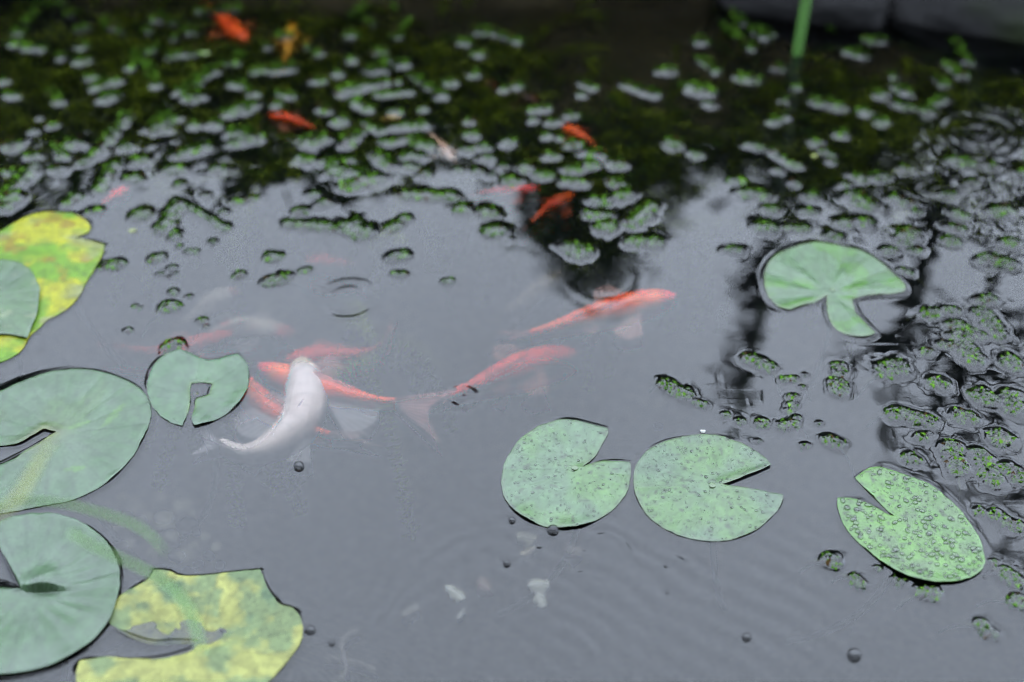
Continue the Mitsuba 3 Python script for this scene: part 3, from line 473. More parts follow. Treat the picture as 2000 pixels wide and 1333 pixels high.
k = thing('reed', 'single bright green stem rising out of the water at top right', 'reed')
st = resample([(.404, 1.771, -.35), (.404, 1.771, 0), (.430, 1.86, .35), (.446, 1.95, .7), (.450, 2.06, 1.12)], 30)
part(k, 'stem', tube(st, np.linspace(.0068, .0085, 30), 10), 'mat_plain', color=np.array([0.03, 0.09, 0.008]))
r = np.random.default_rng(5)
for i in range(80):
    b = st[int(10 + 15 * r.random())]
    a = r.uniform(2.2, 4.1) if i % 4 else r.uniform(-.9, .9); L = r.uniform(.03, .11) * (1 if i % 4 else .5)
    e = b + [math.cos(a) * L * .8, math.sin(a) * L * .4, r.uniform(-.05, .05)]
    part(k, 'leaf', blade([b, (b + e) / 2 + [0, 0, .015], e], .016, n=6, prof=lambda q: np.sin(np.pi * np.clip(q * .93 + .05, 0, 1)) ** .7), 'mat_plain', color=np.array([0.02, 0.04, 0.010]))

REEDS = [(0.74, 1.97, .98, .0, .02), (0.90, 1.96, 1.0, -.12, .0), (1.10, 1.9, 1.0, -.22, .02), (1.20, 1.8, 1.1, -.25, 0)]
for i, (x, y, h, lx, ly) in enumerate(REEDS):
    k = thing('reed', 'dark reed on the right bank, mirrored as a dark streak in the rippled water', 'reed', 'reeds on the right bank')
    st = resample([(x, y, -.02), (x + lx * .3, y + ly * .4, h * .5), (x + lx, y + ly, h)], 16)
    part(k, 'stem', tube(st, np.linspace(.010, .006, 16), 8), 'mat_plain', color=np.array([0.02, 0.045, 0.010]))
    for j in range(9):
        a = r.uniform(0, 6.28); L = r.uniform(.16, .32); b = st[r.integers(7, 16)]
        e = b + [math.cos(a) * L, math.sin(a) * L, r.uniform(-.14, .08)]
        part(k, 'leaf', blade([b, (b + e) / 2 + [0, 0, .06], e], .024, n=10), 'mat_plain', color=np.array([0.02, 0.04, 0.010]))


# ------------------------------------------------------------------ lily pads
def pad_mesh(poly, zf, colf, step=0.0022, thick=0.0012):
    b = poly.exterior
    n = int(b.length / 0.0016)
    bp = np.array([b.interpolate(i / n, normalized=True).coords[0] for i in range(n)])
    bp = bp + 0.00035 * (nz(bp, 300.0, 3, 2)[:, None] - 0.5) * 2 + 0.0022 * (np.stack([nz(bp, 55.0, 13, 3), nz(bp, 55.0, 23, 3)], -1) - 0.5)
    x0, y0, x1, y1 = poly.bounds
    g = np.stack(np.meshgrid(np.arange(x0, x1, step), np.arange(y0, y1, step)), -1).reshape(-1, 2)
    g = g + R.uniform(-.3, .3, g.shape) * step
    g = g[shapely.contains(poly.buffer(-step * 0.6), shapely.points(g))]
    p = np.vstack([bp, g])
    tri = Delaunay(p).simplices
    pb = shapely.Polygon(bp).buffer(0)
    tri = tri[shapely.contains(pb.buffer(1e-5), shapely.points(p[tri].mean(1)))]
    e1, e2 = p[tri[:, 1]] - p[tri[:, 0]], p[tri[:, 2]] - p[tri[:, 0]]
    cr = e1[:, 0] * e2[:, 1] - e1[:, 1] * e2[:, 0]
    tri = tri[np.abs(cr) > 1e-12]; cr = cr[np.abs(cr) > 1e-12]
    tri[cr < 0] = tri[cr < 0][:, ::-1]
    ed = np.sort(np.vstack([tri[:, [0, 1]], tri[:, [1, 2]], tri[:, [2, 0]]]), 1)
    dist = shapely.distance(b, shapely.points(p))
    z = zf(p, dist); c = colf(p, dist)
    zb = z - thick; z = z - thick * .85 * np.exp(-dist / .0007)
    top = np.column_stack([p, z]); bot = np.column_stack([p, zb])
    de = np.vstack([tri[:, [0, 1]], tri[:, [1, 2]], tri[:, [2, 0]]])
    _, inv, cnt = np.unique(ed, axis=0, return_inverse=True, return_counts=True)
    be = de[cnt[inv.ravel()] == 1]
    m = len(p)
    side = np.vstack([np.column_stack([be[:, 0], be[:, 0] + m, be[:, 1]]), np.column_stack([be[:, 1], be[:, 0] + m, be[:, 1] + m])])
    return np.vstack([top, bot]), np.vstack([tri, tri[:, ::-1] + m, side]), np.vstack([c, c * 0.8])


def veins(p, c, n, seed, sharp=0.10):
    d = p - np.asarray(c); a = np.arctan2(d[:, 1], d[:, 0]); r = np.hypot(d[:, 0], d[:, 1])
    a = a + 0.10 * (nz(p, 30.0, seed) - 0.5)
    s = np.abs(((a * n / (2 * np.pi)) % 1) - 0.5) * 2
    return np.clip(1 - s / sharp / (0.3 + r * 12), 0, 1) if False else sstep(1 - sharp, 1, 1 - s), r, a


def lerp(a, b, t): return np.asarray(a) * (1 - t[:, None]) + np.asarray(b) * t[:, None]


WAX, GRN, DEEP = (0.060, 0.092, 0.064), (0.062, 0.105, 0.040), (0.045, 0.105, 0.012)


WET_MARKS = [(-.4052, 1.0325, .020, .0042, 1.15), (-.437, 1.018, .012, .0025, .5), (-.428, .957, .010, .004, .2)]   # torn, wetted strips on the big pad


def pad_style(name, ctr):
    def zf(p, dist):
        z = PAD_Z[name] + 0.0022 * sstep(.60, .78, nz(p, 17.0, 55, 2)) * sstep(.016, .0, dist) + 0.0009 * (nz(p, 26.0, 5) - 0.5) + 0.0005 * np.exp(-dist / .003)
        v, r, a = veins(p, ctr, 17, 3, 0.35)
        z -= 0.00035 * v * sstep(.0, .02, r)
        if name == 'torn': z += 0.0016 * (nz(p, 40.0, 8) - 0.5) + 0.0012 * np.sin(a * 9) * sstep(.01, .04, r)
        if name == 'yellowed': z += 0.006 * (nz(p, 12.0, 9) - 0.35) * sstep(0, .02, dist)
        if name == 'big': z += 0.0030 * (nz(p, 11.0, 6) - .4) * sstep(0, .02, dist)
        if name == 'edge': z += 0.004 * (nz(p, 14.0, 7) - .5)
        if name == 'curled':
            z += 0.007 * sstep(.085, .0, r) * -1 + 0.003 * sstep(.02, .09, r) + 0.0005 * np.sin(a * 22) * sstep(.025, .05, r) * sstep(.11, .06, r)
            z += 0.010 * np.exp(-((p[:, 0] - ctr[0] - .012) ** 2 + (p[:, 1] - ctr[1] - .006) ** 2) / .018 ** 2) * (np.sin(a) > 0)
        if name == 'ragged':
            q = np.array(ctr)
            z += 0.004 * (nz(p, 14.0, 10) - .4)
            z -= (0.009 + .020 * (nz(p, 30.0, 11, 4) - .5)) * np.exp(-(((p[:, 0] - q[0] + .02) / .045) ** 2 + ((p[:, 1] - q[1] - .015) / .022) ** 2))
            z -= 0.007 * sstep(.70, .64, p[:, 1])
        return z

    def colf(p, dist):
        v, r, a = veins(p, ctr, 19, 4, 0.22)
        m = nz(p, 28.0, 14, 4); f = nz(p, 160.0, 15, 3); g = nz(p, 500.0, 16, 2)
        c = lerp(WAX, GRN, sstep(.35, .7, m))
        if name in ('centre', 'speckled'):
            c = lerp((0.066, 0.105, 0.076), (0.068, 0.125, 0.045), sstep(.38, .72, m))
            if name == 'speckled': c = c * [.95, .93, .98]
            c = lerp(c, (0.075, 0.06, 0.06), 0.5 * np.exp(-dist / .0012))
        if name == 'wet':
            c = lerp((0.066, 0.125, 0.048), (0.078, 0.15, 0.03), sstep(.3, .7, m))
            c = lerp(c, (0.06, 0.13, 0.008), sstep(.62, .68, nz(p * [1.0, 1.4], 75.0, 19, 3)))
            c = lerp(c, (0.07, 0.105, 0.07), sstep(.56, .8, nz(p, 48.0, 20, 2)) * .8)
        if name == 'torn':
            q = np.column_stack([a * 1.7, r * 22])
            bare = sstep(.56, .62, nz(q, 1.6, 24, 3)) * sstep(.008, .02, r)
            c = lerp((0.062, 0.105, 0.070), (0.05, 0.12, 0.018), bare)
            c = lerp(c, (0.10, 0.10, 0.07), .7 * np.exp(-dist / .0018))
            c = lerp(c, (0.05, 0.10, 0.02), .5 * v * sstep(.01, .03, r))
        if name == 'bitten':
            c = lerp((0.055, 0.105, 0.055), (0.045, 0.085, 0.052), sstep(.35, .65, m))
            rim = np.exp(-np.maximum(dist - .0003, 0) / .0013) * sstep(.035, .02, r)
            c = lerp(c, (0.07, 0.11, 0.006), rim)
        if name == 'big':
            c = lerp((0.042, 0.082, 0.042), (0.055, 0.088, 0.058), sstep(.35, .65, m))
            c = lerp(c, (0.05, 0.09, 0.02), .6 * sstep(.54, .70, nz(p * [1, .6], 34.0, 28, 3)))
            for (qx, qy, l, w, an) in WET_MARKS:
                u = (p[:, 0] - qx) * math.cos(an) + (p[:, 1] - qy) * math.sin(an); s = -(p[:, 0] - qx) * math.sin(an) + (p[:, 1] - qy) * math.cos(an)
                e = np.hypot(u / l, s / w) + .5 * (nz(p, 160.0, 29, 2) - .5)
                c = lerp(c, (0.06, 0.125, 0.006), sstep(1.05, .9, e))
            c = lerp(c, (0.11, 0.10, 0.006), np.exp(-dist / .006) * sstep(.050, .015, r))
        if name in ('yellowed', 'ragged'):
            y = nz(p, 26.0, 33, 4)
            t = sstep(.40, .58, y)
            if name == 'yellowed':
                c = lerp((0.085, 0.17, 0.012), (0.22, 0.22, 0.008), t)
                c = lerp(c, (0.16, 0.10, 0.008), sstep(.60, .75, nz(p, 45.0, 34, 4)) * .8)
                c = lerp(c, (0.14, 0.15, 0.10), sstep(.52, .66, nz(p, 30.0, 36, 3)) * sstep(.03, .0, dist))
            else:
                c = lerp((0.13, 0.165, 0.075), (0.25, 0.245, 0.075), sstep(.36, .54, nz(p, 40.0, 33, 5)))
                c = lerp(c, (0.055, 0.10, 0.06), sstep(.60, .75, nz(p, 26.0, 35, 4)) * .8)
                c = lerp(c, (0.20, 0.17, 0.008), sstep(.03, .0, np.hypot(p[:, 0] + .265, p[:, 1] - .872)) * .8)
        if name == 'edge':
            c = lerp((0.048, 0.085, 0.052), (0.05, 0.095, 0.035), sstep(.4, .65, m))
            c = lerp(c, (0.13, 0.14, 0.09), sstep(.74, .78, nz(p, 120.0, 37, 2)))
        if name == 'curled':
            c = lerp((0.045, 0.085, 0.045), (0.05, 0.085, 0.058), sstep(.3, .7, m))
        c = lerp(c, np.asarray(c) * .72, v * .75 * sstep(.0, .03, r))
        sp = sstep(.80, .86, nz(p, 260.0, 44, 1))
        c = lerp(c, (0.02, 0.03, 0.012), sp * (.85 if name in ('centre', 'speckled', 'wet') else .12))
        return np.clip(np.clip(c * ([.27, .36, .19] if name in ('big', 'curled', 'bitten', 'edge') else [.50, .50, .28] if name == 'yellowed' else [.40, .42, .36] if name == 'ragged' else [.35, .46, .17] if name == 'wet' else [.355, .435, .235]), 0, 1) * (0.62 + .76 * f[:, None]) * (.80 + .40 * g[:, None]), 0.003, .9)
    return zf, colf


PAD_LABEL = dict(
    centre='round pale green lily pad, notch open to upper right, dark bubble at its near edge',
    speckled='pale bluish lily pad dotted with tiny droplets, its notch open to the right',
    wet='bright green lily pad covered with large water droplets, lower right',
    torn='ragged lily pad with green streaks and a split-off lobe, upper right',
    bitten='small round lily pad with a bitten far edge and a hole at its centre',
    big='large green lily pad with torn patches at the left, beside the small bitten pad',
    yellowed='bright yellow and green ageing lily pad at the upper left',
    edge='green lily pad cut by the left edge, lying over the bright yellow pad',
    curled='large funnel-shaped green lily pad with a curled centre in the lower left corner',
    ragged='blurred yellow decaying lily pad with a ragged edge at the bottom left')
for name, poly in POLY.items():
    ctr = PAD_OUTLINES[name][1]
    k = thing('lily_pad', PAD_LABEL[name], 'lily pad')
    zf, colf = pad_style(name, ctr)
    v, f, c = pad_mesh(poly, zf, colf)
    part(k, 'blade', (v, f), 'mat_old_pad' if name in ('yellowed', 'ragged') else 'mat_pad', color=c)
    z0 = PAD_Z[name]
    a = R.uniform(0, 6.28)
    base = np.array([ctr[0] + .10 * math.cos(a), ctr[1] + .10 * abs(math.sin(a)), -.30])
    inward = np.array([np.mean(poly.exterior.coords, axis=0)[0] - ctr[0], np.mean(poly.exterior.coords, axis=0)[1] - ctr[1]])
    at = np.array([*(np.array(ctr) + unit(inward) * .006), 0]); at[2] = zf(at[None, :2], np.array([.006]))[0] - .002
    part(k, 'stalk', tube(resample([at, at + [0.006, .004, -.06], base], 14), .0032, 8), 'mat_plain', color=np.array([.05, .05, .02]))
    if name in ('centre', 'torn', 'speckled'):
        m = trimesh.creation.icosphere(subdivisions=2, radius=1)
        q = np.array(m.vertices) * [.0034, .0034, .0008] + [at[0], at[1], at[2] + .0024]
        part(k, 'stalk_end', (q, np.array(m.faces)), 'mat_plain', color=np.array([.03, .05, .016]))


# ------------------------------------------------------------------ fish
WP = np.array([[0, .02], [.02, .30], [.06, .55], [.12, .76], [.2, .92], [.3, 1.0], [.42, .98], [.55, .84], [.7, .58], [.82, .36], [.92, .23], [1, .20]])
HP = np.array([[0, .02], [.02, .26], [.06, .48], [.12, .70], [.2, .90], [.32, 1.0], [.45, .97], [.6, .78], [.75, .52], [.87, .36], [1, .34]])


def fan(base0, base1, tip0, tip1, rays=15, segs=7, fork=0.0, wave=0.0, seed=0, curve=None):
    """A fin between two edges: base0-base1 is rooted, tip0-tip1 is free."""
    b0, b1, t0, t1 = (np.asarray(x, float) for x in (base0, base1, tip0, tip1))
    a, s = np.linspace(0, 1, rays), np.linspace(0, 1, segs)
    A, S_ = np.meshgrid(a, s, indexing='ij')
    ext = 1 - fork * (1 - (2 * A - 1) ** 2)
    base = b0 + (b1 - b0) * A[..., None]; tip = t0 + (t1 - t0) * A[..., None]
    bow = np.zeros(3) if curve is None else np.asarray(curve)
    tip = tip + bow * (4 * A * (1 - A))[..., None]
    v = base + (tip - base) * (S_ * ext)[..., None]
    nrm = unit(np.cross(t0 - b0, t1 - b0))
    rr = np.random.default_rng(seed)
    v = v + nrm * (wave * np.sin(A * 9 + S_ * 3 + rr.random() * 6) * S_)[..., None]
    i, j = np.meshgrid(np.arange(rays - 1), np.arange(segs - 1), indexing='ij')
    q = np.stack([i * segs + j, i * segs + j + 1, (i + 1) * segs + j + 1, (i + 1) * segs + j], -1).reshape(-1, 4)
    ray = (np.arange(rays) % 2)[:, None, None] * np.ones((1, segs, 1))
    return v.reshape(-1, 3), np.vstack([q[:, [0, 1, 2]], q[:, [0, 2, 3]]]), ray.reshape(-1, 1)


def make_fish(name, label, width, palette, pattern, finc, top=0.006, fin_scale=1.0, group=None, tailw=1.0, pect=True):
    key = thing('fish', label, 'fish', group)
    sp = resample(SPINES[name], 60)
    t = unit(np.gradient(sp, axis=0)); s = unit(np.cross([0, 0, 1.0], t)); u = np.cross(t, s)
    q = np.linspace(0, 1, 60)
    w = np.interp(q, WP[:, 0], WP[:, 1]) * width / 2
    h = np.interp(q, HP[:, 0], HP[:, 1]) * width * 0.55
    h = np.minimum(h, np.maximum(-sp[:, 2] - 0.004, 0.002) + 0.0)
    n = 28; an = np.arange(n) * 2 * np.pi / n
    ca, sa = np.cos(an), np.sin(an)
    V = sp[:, None] + s[:, None] * (w[:, None] * (np.sign(ca) * np.abs(ca) ** .9)[None])[..., None] + u[:, None] * (h[:, None] * sa[None])[..., None]
    v = V.reshape(-1, 3)
    i, j = np.meshgrid(np.arange(59), np.arange(n), indexing='ij')
    qd = np.stack([i * n + j, i * n + (j + 1) % n, (i + 1) * n + (j + 1) % n, (i + 1) * n + j], -1).reshape(-1, 4)
    f = np.vstack([qd[:, [0, 1, 2]], qd[:, [0, 2, 3]]])
    v = np.vstack([v, sp[0], sp[-1]]); kk = np.arange(n); e = 59 * n
    f = np.vstack([f, np.stack([(kk + 1) % n, kk, kk * 0 + len(v) - 2], 1), np.stack([e + kk, e + (kk + 1) % n, kk * 0 + len(v) - 1], 1)])
    if trimesh.Trimesh(v, f, process=False).volume < 0: f = f[:, ::-1]
    Q = np.concatenate([np.repeat(q, n), [0, 1]]); UP = np.concatenate([np.tile(sa, 60), [0, 0]]); AN = np.concatenate([np.tile(an, 60), [0, 0]])
    L = np.linalg.norm(np.diff(sp, axis=0), axis=1).sum()
    c = pattern(v, Q, UP, palette)
    # scale rows: a net of slightly darker scale borders
    su, sv = Q * L / .0042, AN / (2 * np.pi) * 26
    net = np.abs(((su + sv) % 1) - .5) + np.abs(((su - sv) % 1) - .5)
    c = c * (1 - .08 * (sstep(.55, .95, net) * sstep(.16, .24, Q)))[:, None]
    part(key, 'body', (v, f), 'mat_fish', color=np.clip(c * 1.0, .004, .95))
    fins = lambda m: (m[:2], np.clip(np.asarray(finc) * 1.5, 0, .95) * (1 - .14 * m[2]))
    ex = lambda i, side, upw=0: sp[i] + s[i] * w[i] * side + u[i] * h[i] * upw
    # tail
    if name in TAIL_TIPS: t0, t1 = (np.array(x) for x in TAIL_TIPS[name])
    else:
        d = t[-1]; t0 = sp[-1] + d * L * .24 * tailw + s[-1] * L * .11 + [0, 0, .004]; t1 = sp[-1] + d * L * .24 * tailw - s[-1] * L * .09 - [0, 0, .012]
    m = fan(sp[-2] + u[-2] * h[-2] * .9, sp[-2] - u[-2] * h[-2] * .9, t0, t1, 21, 9, .38, .0012, 1)
    part(key, 'tail_fin', m[:2], 'mat_fin', color=fins(m)[1])
    # dorsal fin
    a, b = 22, 40
    lean = s[30] * .6 * fin_scale
    hh = min(L * .085 * fin_scale, max(-sp[30, 2] - h[30] - .003, .0012))
    m = fan(ex(a, 0, .96), ex(b, 0, .96), ex(a + 4, 0, 1) + (u[a] * .8 + lean) * hh, ex(b + 3, 0, 1) + (u[b] * .55 + lean) * hh * .6, 17, 5, 0, .0006, 2)
    part(key, 'dorsal_fin', m[:2], 'mat_fin', color=fins(m)[1])
    if pect:
        for side in (1, -1):
            i0, i1 = 16, 20
            o = s[18] * side
            m = fan(ex(i0, side * .92, -.45), ex(i1, side * .95, -.5), ex(i0, side, -.5) + (o * .95 + t[18] * .35) * L * .19 * fin_scale - [0, 0, .004], ex(i1, side, -.5) + (o * .35 + t[18] * .9) * L * .17 * fin_scale - [0, 0, .006], 15, 7, -.12, .0008, 3 + side, curve=(o * .5 + t[18] * .5) * L * .05)
            part(key, 'pectoral_fin', m[:2], 'mat_fin', color=fins(m)[1])
            i0, i1 = 31, 34
            o = s[32] * side
            m = fan(ex(i0, side * .7, -.75), ex(i1, side * .7, -.75), ex(i0, side * .7, -.75) + (o * .55 + t[32] * .7 - u[32] * .3) * L * .13 * fin_scale, ex(i1, side * .6, -.75) + (o * .1 + t[32] * .95 - u[32] * .3) * L * .10 * fin_scale, 11, 6, 0, .0006, 5 + side)
            part(key, 'pelvic_fin', m[:2], 'mat_fin', color=fins(m)[1])
            eye = trimesh.creation.icosphere(subdivisions=2, radius=max(.0016, width * .055))
            part(key, 'eye', (np.array(eye.vertices) + ex(6, side * .86, .28), np.array(eye.faces)), 'mat_eye')
    m = fan(ex(43, 0, -.9), ex(49, 0, -.9), ex(46, 0, -1) - (u[46] * .8 - t[46] * .5) * L * .09, ex(50, 0, -1) - (u[50] * .5 - t[50] * .7) * L * .06, 9, 5, 0, .0004, 9)
    part(key, 'anal_fin', m[:2], 'mat_fin', color=fins(m)[1])
    return key


def plain(v, Q, UP, pal):
    n = nz(v, 60.0, 5, 3)
    c = lerp(pal[0], pal[1], sstep(.35, .65, n))
    return lerp(c, pal[2], sstep(.1, -.7, UP) * .7)


def headed(v, Q, UP, pal):
    c = plain(v, Q, UP, pal)
    return lerp(c, pal[3], sstep(.14, .05, Q + .05 * (nz(v, 90.0, 6) - .5)))


def spotted(v, Q, UP, pal):
    c = np.tile(np.asarray(pal[0]), (len(v), 1)) * (.9 + .2 * nz(v, 80.0, 7)[:, None])
    return lerp(c, pal[1], sstep(.47, .53, nz(v, 42.0, 8, 3)) * sstep(-.5, 0, UP))


W_ = [(.54, .42, .36), (.62, .50, .44), (.50, .41, .38), (.52, .38, .24)]
O_ = [(.80, .07, .012), (.90, .13, .02), (.85, .30, .12), (.80, .035, .03)]
R_ = [(.72, .035, .02), (.82, .06, .03), (.8, .22, .15), (.6, .03, .03)]
make_fish('white', 'white fish with spread fins, its back near the surface, head towards the middle', .046, W_, headed, (.55, .50, .52), fin_scale=1.5)
make_fish('flame', 'bright orange fish passing behind the head of the white fish', .029, O_, headed, (.60, .30, .27), fin_scale=1.2)
make_fish('hidden', 'red-orange fish with a raised tail just behind the white fish\'s head', .026, R_, plain, (.6, .2, .16))
make_fish('padside', 'orange fish under the white fish, coming out beside the small bitten lily pad', .028, O_, plain, (.6, .4, .36))
make_fish('rose', 'hazy rose-red fish left below the bright orange one in the middle', .031, R_, plain, (.6, .25, .2))
make_fish('bright', 'bright orange fish with a pink head, swimming right in the middle of the pond', .031, O_, headed, (.65, .35, .3))
make_fish('ghost', 'hazy pale fish with a pink head deep in the water above the small bitten pad', .028, [(.5, .42, .40), (.5, .42, .4), (.5, .45, .42), (.6, .12, .12)], headed, (.5, .4, .4))
make_fish('patched', 'hazy white fish with red patches, right above the small bitten pad', .028, [(.55, .45, .40), (.62, .06, .05)], spotted, (.5, .4, .4))
make_fish('red', 'hazy long red fish behind the small bitten pad', .022, R_, plain, (.6, .2, .2))
make_fish('tan', 'faint pale brown fish left behind the bright orange fish', .026, [(.32, .25, .20), (.36, .29, .23), (.35, .3, .26)], plain, (.4, .33, .28), pect=False)
make_fish('deep', 'faint red fish deep in the water under the weed left of the middle', .022, R_, plain, (.5, .2, .2), pect=False)
make_fish('scarlet', 'red-orange fish among the weed at the top left', .030, O_, plain, (.6, .15, .05))
make_fish('amber', 'amber yellow fish among the weed near the top left', .020, [(.60, .24, .01), (.62, .28, .02), (.6, .3, .05)], plain, (.6, .3, .05))
make_fish('coral', 'orange fish half hidden by weed left of the middle, far half of the pond', .020, O_, plain, (.6, .2, .1))
make_fish('peach', 'small peach coloured fish pointing down, among the weed at the top centre', .016, [(.6, .38, .26), (.6, .36, .25), (.6, .45, .35)], plain, (.55, .4, .3))
make_fish('vermilion', 'vermilion fish between weed tips right of the top centre', .020, O_, plain, (.6, .12, .05))
make_fish('crimson', 'narrow crimson fish beneath weed right of centre', .018, R_, plain, (.6, .1, .06))
make_fish('rust', 'rusty orange fish right below the narrow crimson one', .020, O_, plain, (.6, .12, .05))
make_fish('dusky', 'dark fish with an orange flank in the open brown water at the top', .020, [(.05, .02, .012), (.24, .06, .012), (.3, .09, .02)], plain, (.1, .05, .03))
make_fish('maroon', 'dark maroon fish at the edge of the open brown water', .016, [(.20, .03, .012), (.04, .015, .01), (.2, .04, .02)], plain, (.1, .04, .02), pect=False)
make_fish('gold', 'small golden fish among weed at the top centre', .014, [(.6, .36, .06), (.6, .4, .09), (.6, .4, .1)], plain, (.5, .4, .1), pect=False)
make_fish('ruby', 'small ruby red fish beneath a weed tip at the left', .014, R_, plain, (.5, .08, .05), pect=False)


# ------------------------------------------------------------------ waterweed
def weed_leaves(axis, hw, zlift, rng, tone, spacing=.0030, per=6, leaf=None):
    """Whorls of narrow leaves along an axis polyline."""
    L = np.linalg.norm(np.diff(axis, axis=0), axis=1).sum()
    n = max(3, int(L / spacing)); p = resample(axis, n) if len(axis) > 2 else np.linspace(axis[0], axis[1], n)
    t = unit(np.gradient(p, axis=0))
    a = rng.uniform(0, 6.28, (n, per)) * .25 + np.arange(per)[None] * 2 * np.pi / per + rng.uniform(0, 6.28, (n, 1))
    s = unit(np.cross(t, [0.02, 0.01, 1.0])); u = np.cross(s, t)
    out = s[:, None] * np.cos(a)[..., None] + u[:, None] * np.sin(a)[..., None]
    d = unit(out + t[:, None] * .35 + rng.normal(size=(n, per, 3)) * .15).reshape(-1, 3)
    pos = np.repeat(p, per, 0)
    ln = (leaf or hw) * rng.uniform(.7, 1.15, n * per)
    q = rng.random((n * per, 1)); c = (np.array([[.02, .045, .006]]) * (1 - q) + np.array([[.05, .10, .012]]) * q) * tone
    br = rng.random(n * per) < .07
    c[br] = np.array([.035, .022, .008])
    return leaves(pos, d, np.repeat(t, per, 0), ln, ln * .34 + .0006, c, .25)


MARKS = [(PAD_OUTLINES[k][1], s, .11) for k, s in (('centre', 'beside the round pale green pad'), ('speckled', 'beyond the pale bluish pad'), ('wet', 'around the bright wet pad at lower right'), ('torn', 'around the torn pad'),
         ('bitten', 'by the small bitten pad'), ('yellowed', 'by the bright yellow pad'))]
for p, s, r in [('bright', 'by the bright orange fish', .10), ('rust', 'by the rusty and crimson fish', .09), ('vermilion', 'by the vermilion fish', .09), ('peach', 'by the peach coloured fish', .09), ('coral', 'by the half hidden orange fish', .09),
                ('scarlet', 'by the red-orange fish at top left', .10), ('amber', 'by the amber fish', .10), ('dusky', 'by the dark fish in open brown water', .12), ('ruby', 'by the small ruby fish', .09), ('ghost', 'above the hazy pale fish', .10)]:
    MARKS.append((np.mean(SPINES[p], axis=0)[:2], s, r))
MARKS += [((.404, 1.771), 'by the upright green stem', .14), (RINGS[1], 'by the splash ring at far right', .14)]


def landmark(x, y):
    d = [(math.hypot(x - m[0][0], y - m[0][1]) / m[2], m[1]) for m in MARKS]
    if min(d)[0] < 1: return min(d)[1]
    row = 'nearest the viewer' if y < 1.0 else 'in the middle distance' if y < 1.4 else 'in the far half' if y < 1.7 else 'along the top'
    side = 'at the right edge' if x > .36 + .2 * (y - .7) else 'on the right' if x > .18 else 'near the centre' if x > -.14 else 'on the left' if x > -.45 else 'at the far left'
    return f'{side}, {row}'


frag = []
for i, (x, y, hl, hw, ang) in enumerate(SPRIGS):
    rng = np.random.default_rng(1000 + i)
    a = math.radians(ang); e = np.array([math.cos(a), math.sin(a), 0])
    hd = min(.0042, .19 * hw + .0006)
    body = max(hl - hw * .6, hl * .35)
    z = hd - .004
    ax = np.array([[x, y, z] + e * s * body + np.array([0, 0, -.003 * s * s]) for s in np.linspace(-1, 1, 7)])
    tone = np.array([1, 1, 1]) * rng.uniform(.8, 1.2)
    c = TIPS[i]; n = len(c); ll = (.0062 if y < 1.4 else .0085) * rng.uniform(.75, 1.2, n)
    out = np.column_stack([c - [x, y] - e[:2] * ((c - [x, y]) @ e[:2])[:, None] * .6, np.zeros(n)])
    d = unit(unit(out + rng.normal(size=(n, 3)) * .002) + rng.normal(size=(n, 3)) * .5 + [0, 0, .05])
    zz = np.array([film_z(*k) for k in c]) + rng.normal(size=n) * .0007 - .0006
    q = rng.random((n, 1)); col = (np.array([[.024, .062, .006]]) * (1 - q) + np.array([[.08, .175, .016]]) * q) * tone
    br = rng.random(n) < .10; col[br] = [.035, .022, .008]
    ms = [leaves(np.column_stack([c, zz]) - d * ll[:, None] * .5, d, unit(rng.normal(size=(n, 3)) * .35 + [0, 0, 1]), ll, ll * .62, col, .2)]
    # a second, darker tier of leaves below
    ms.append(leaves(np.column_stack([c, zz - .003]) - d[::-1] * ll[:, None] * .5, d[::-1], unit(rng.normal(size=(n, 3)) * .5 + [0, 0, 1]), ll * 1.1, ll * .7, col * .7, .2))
    if hl < FRAG:
        frag += ms
        continue
    down = e * (1 if rng.random() < .5 else -1)
    side = np.array([-e[1], e[0], 0]) * rng.uniform(-.4, .4)
    L = rng.uniform(.06, .13) if y > 1.45 else rng.uniform(.015, .03)
    tail = np.array([[x, y, z - .003]] + [np.array([x, y, z - .003]) + down * body + (down + side) * L * s + np.array([0, 0, -L * (.35 * s + .9 * s * s)]) for s in (.12, .4, .7, 1)])
    if y > 1.45: ms.append(weed_leaves(resample(tail, 16)[4:], .0085, 0, rng, tone, .0048, 6))
    where = landmark(x, y)
    size = ('long' if hl > 2.1 * hw else 'oval' if hl > 1.35 * hw else 'round')
    size = ('large ' if hl > .030 else 'small ' if hl < .016 else '') + size
    lab = f'{size} wet green waterweed tip {where}'
    k = thing('waterweed_sprig', lab, 'waterweed', lab)
    m = join(ms)
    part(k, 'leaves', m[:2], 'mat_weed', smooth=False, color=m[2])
    part(k, 'stem', tube(np.vstack([ax[3:] if down @ e > 0 else ax[3::-1], resample(tail, 10)[5:]]), .0011, 5), 'mat_weed_stem')
m = join(frag)
put('waterweed_fragments', m[:2], 'mat_weed', smooth=False, color=m[2])
labels['waterweed_fragments'] = {'label': 'tiny green bits of waterweed scattered on the surface', 'kind': 'stuff'}

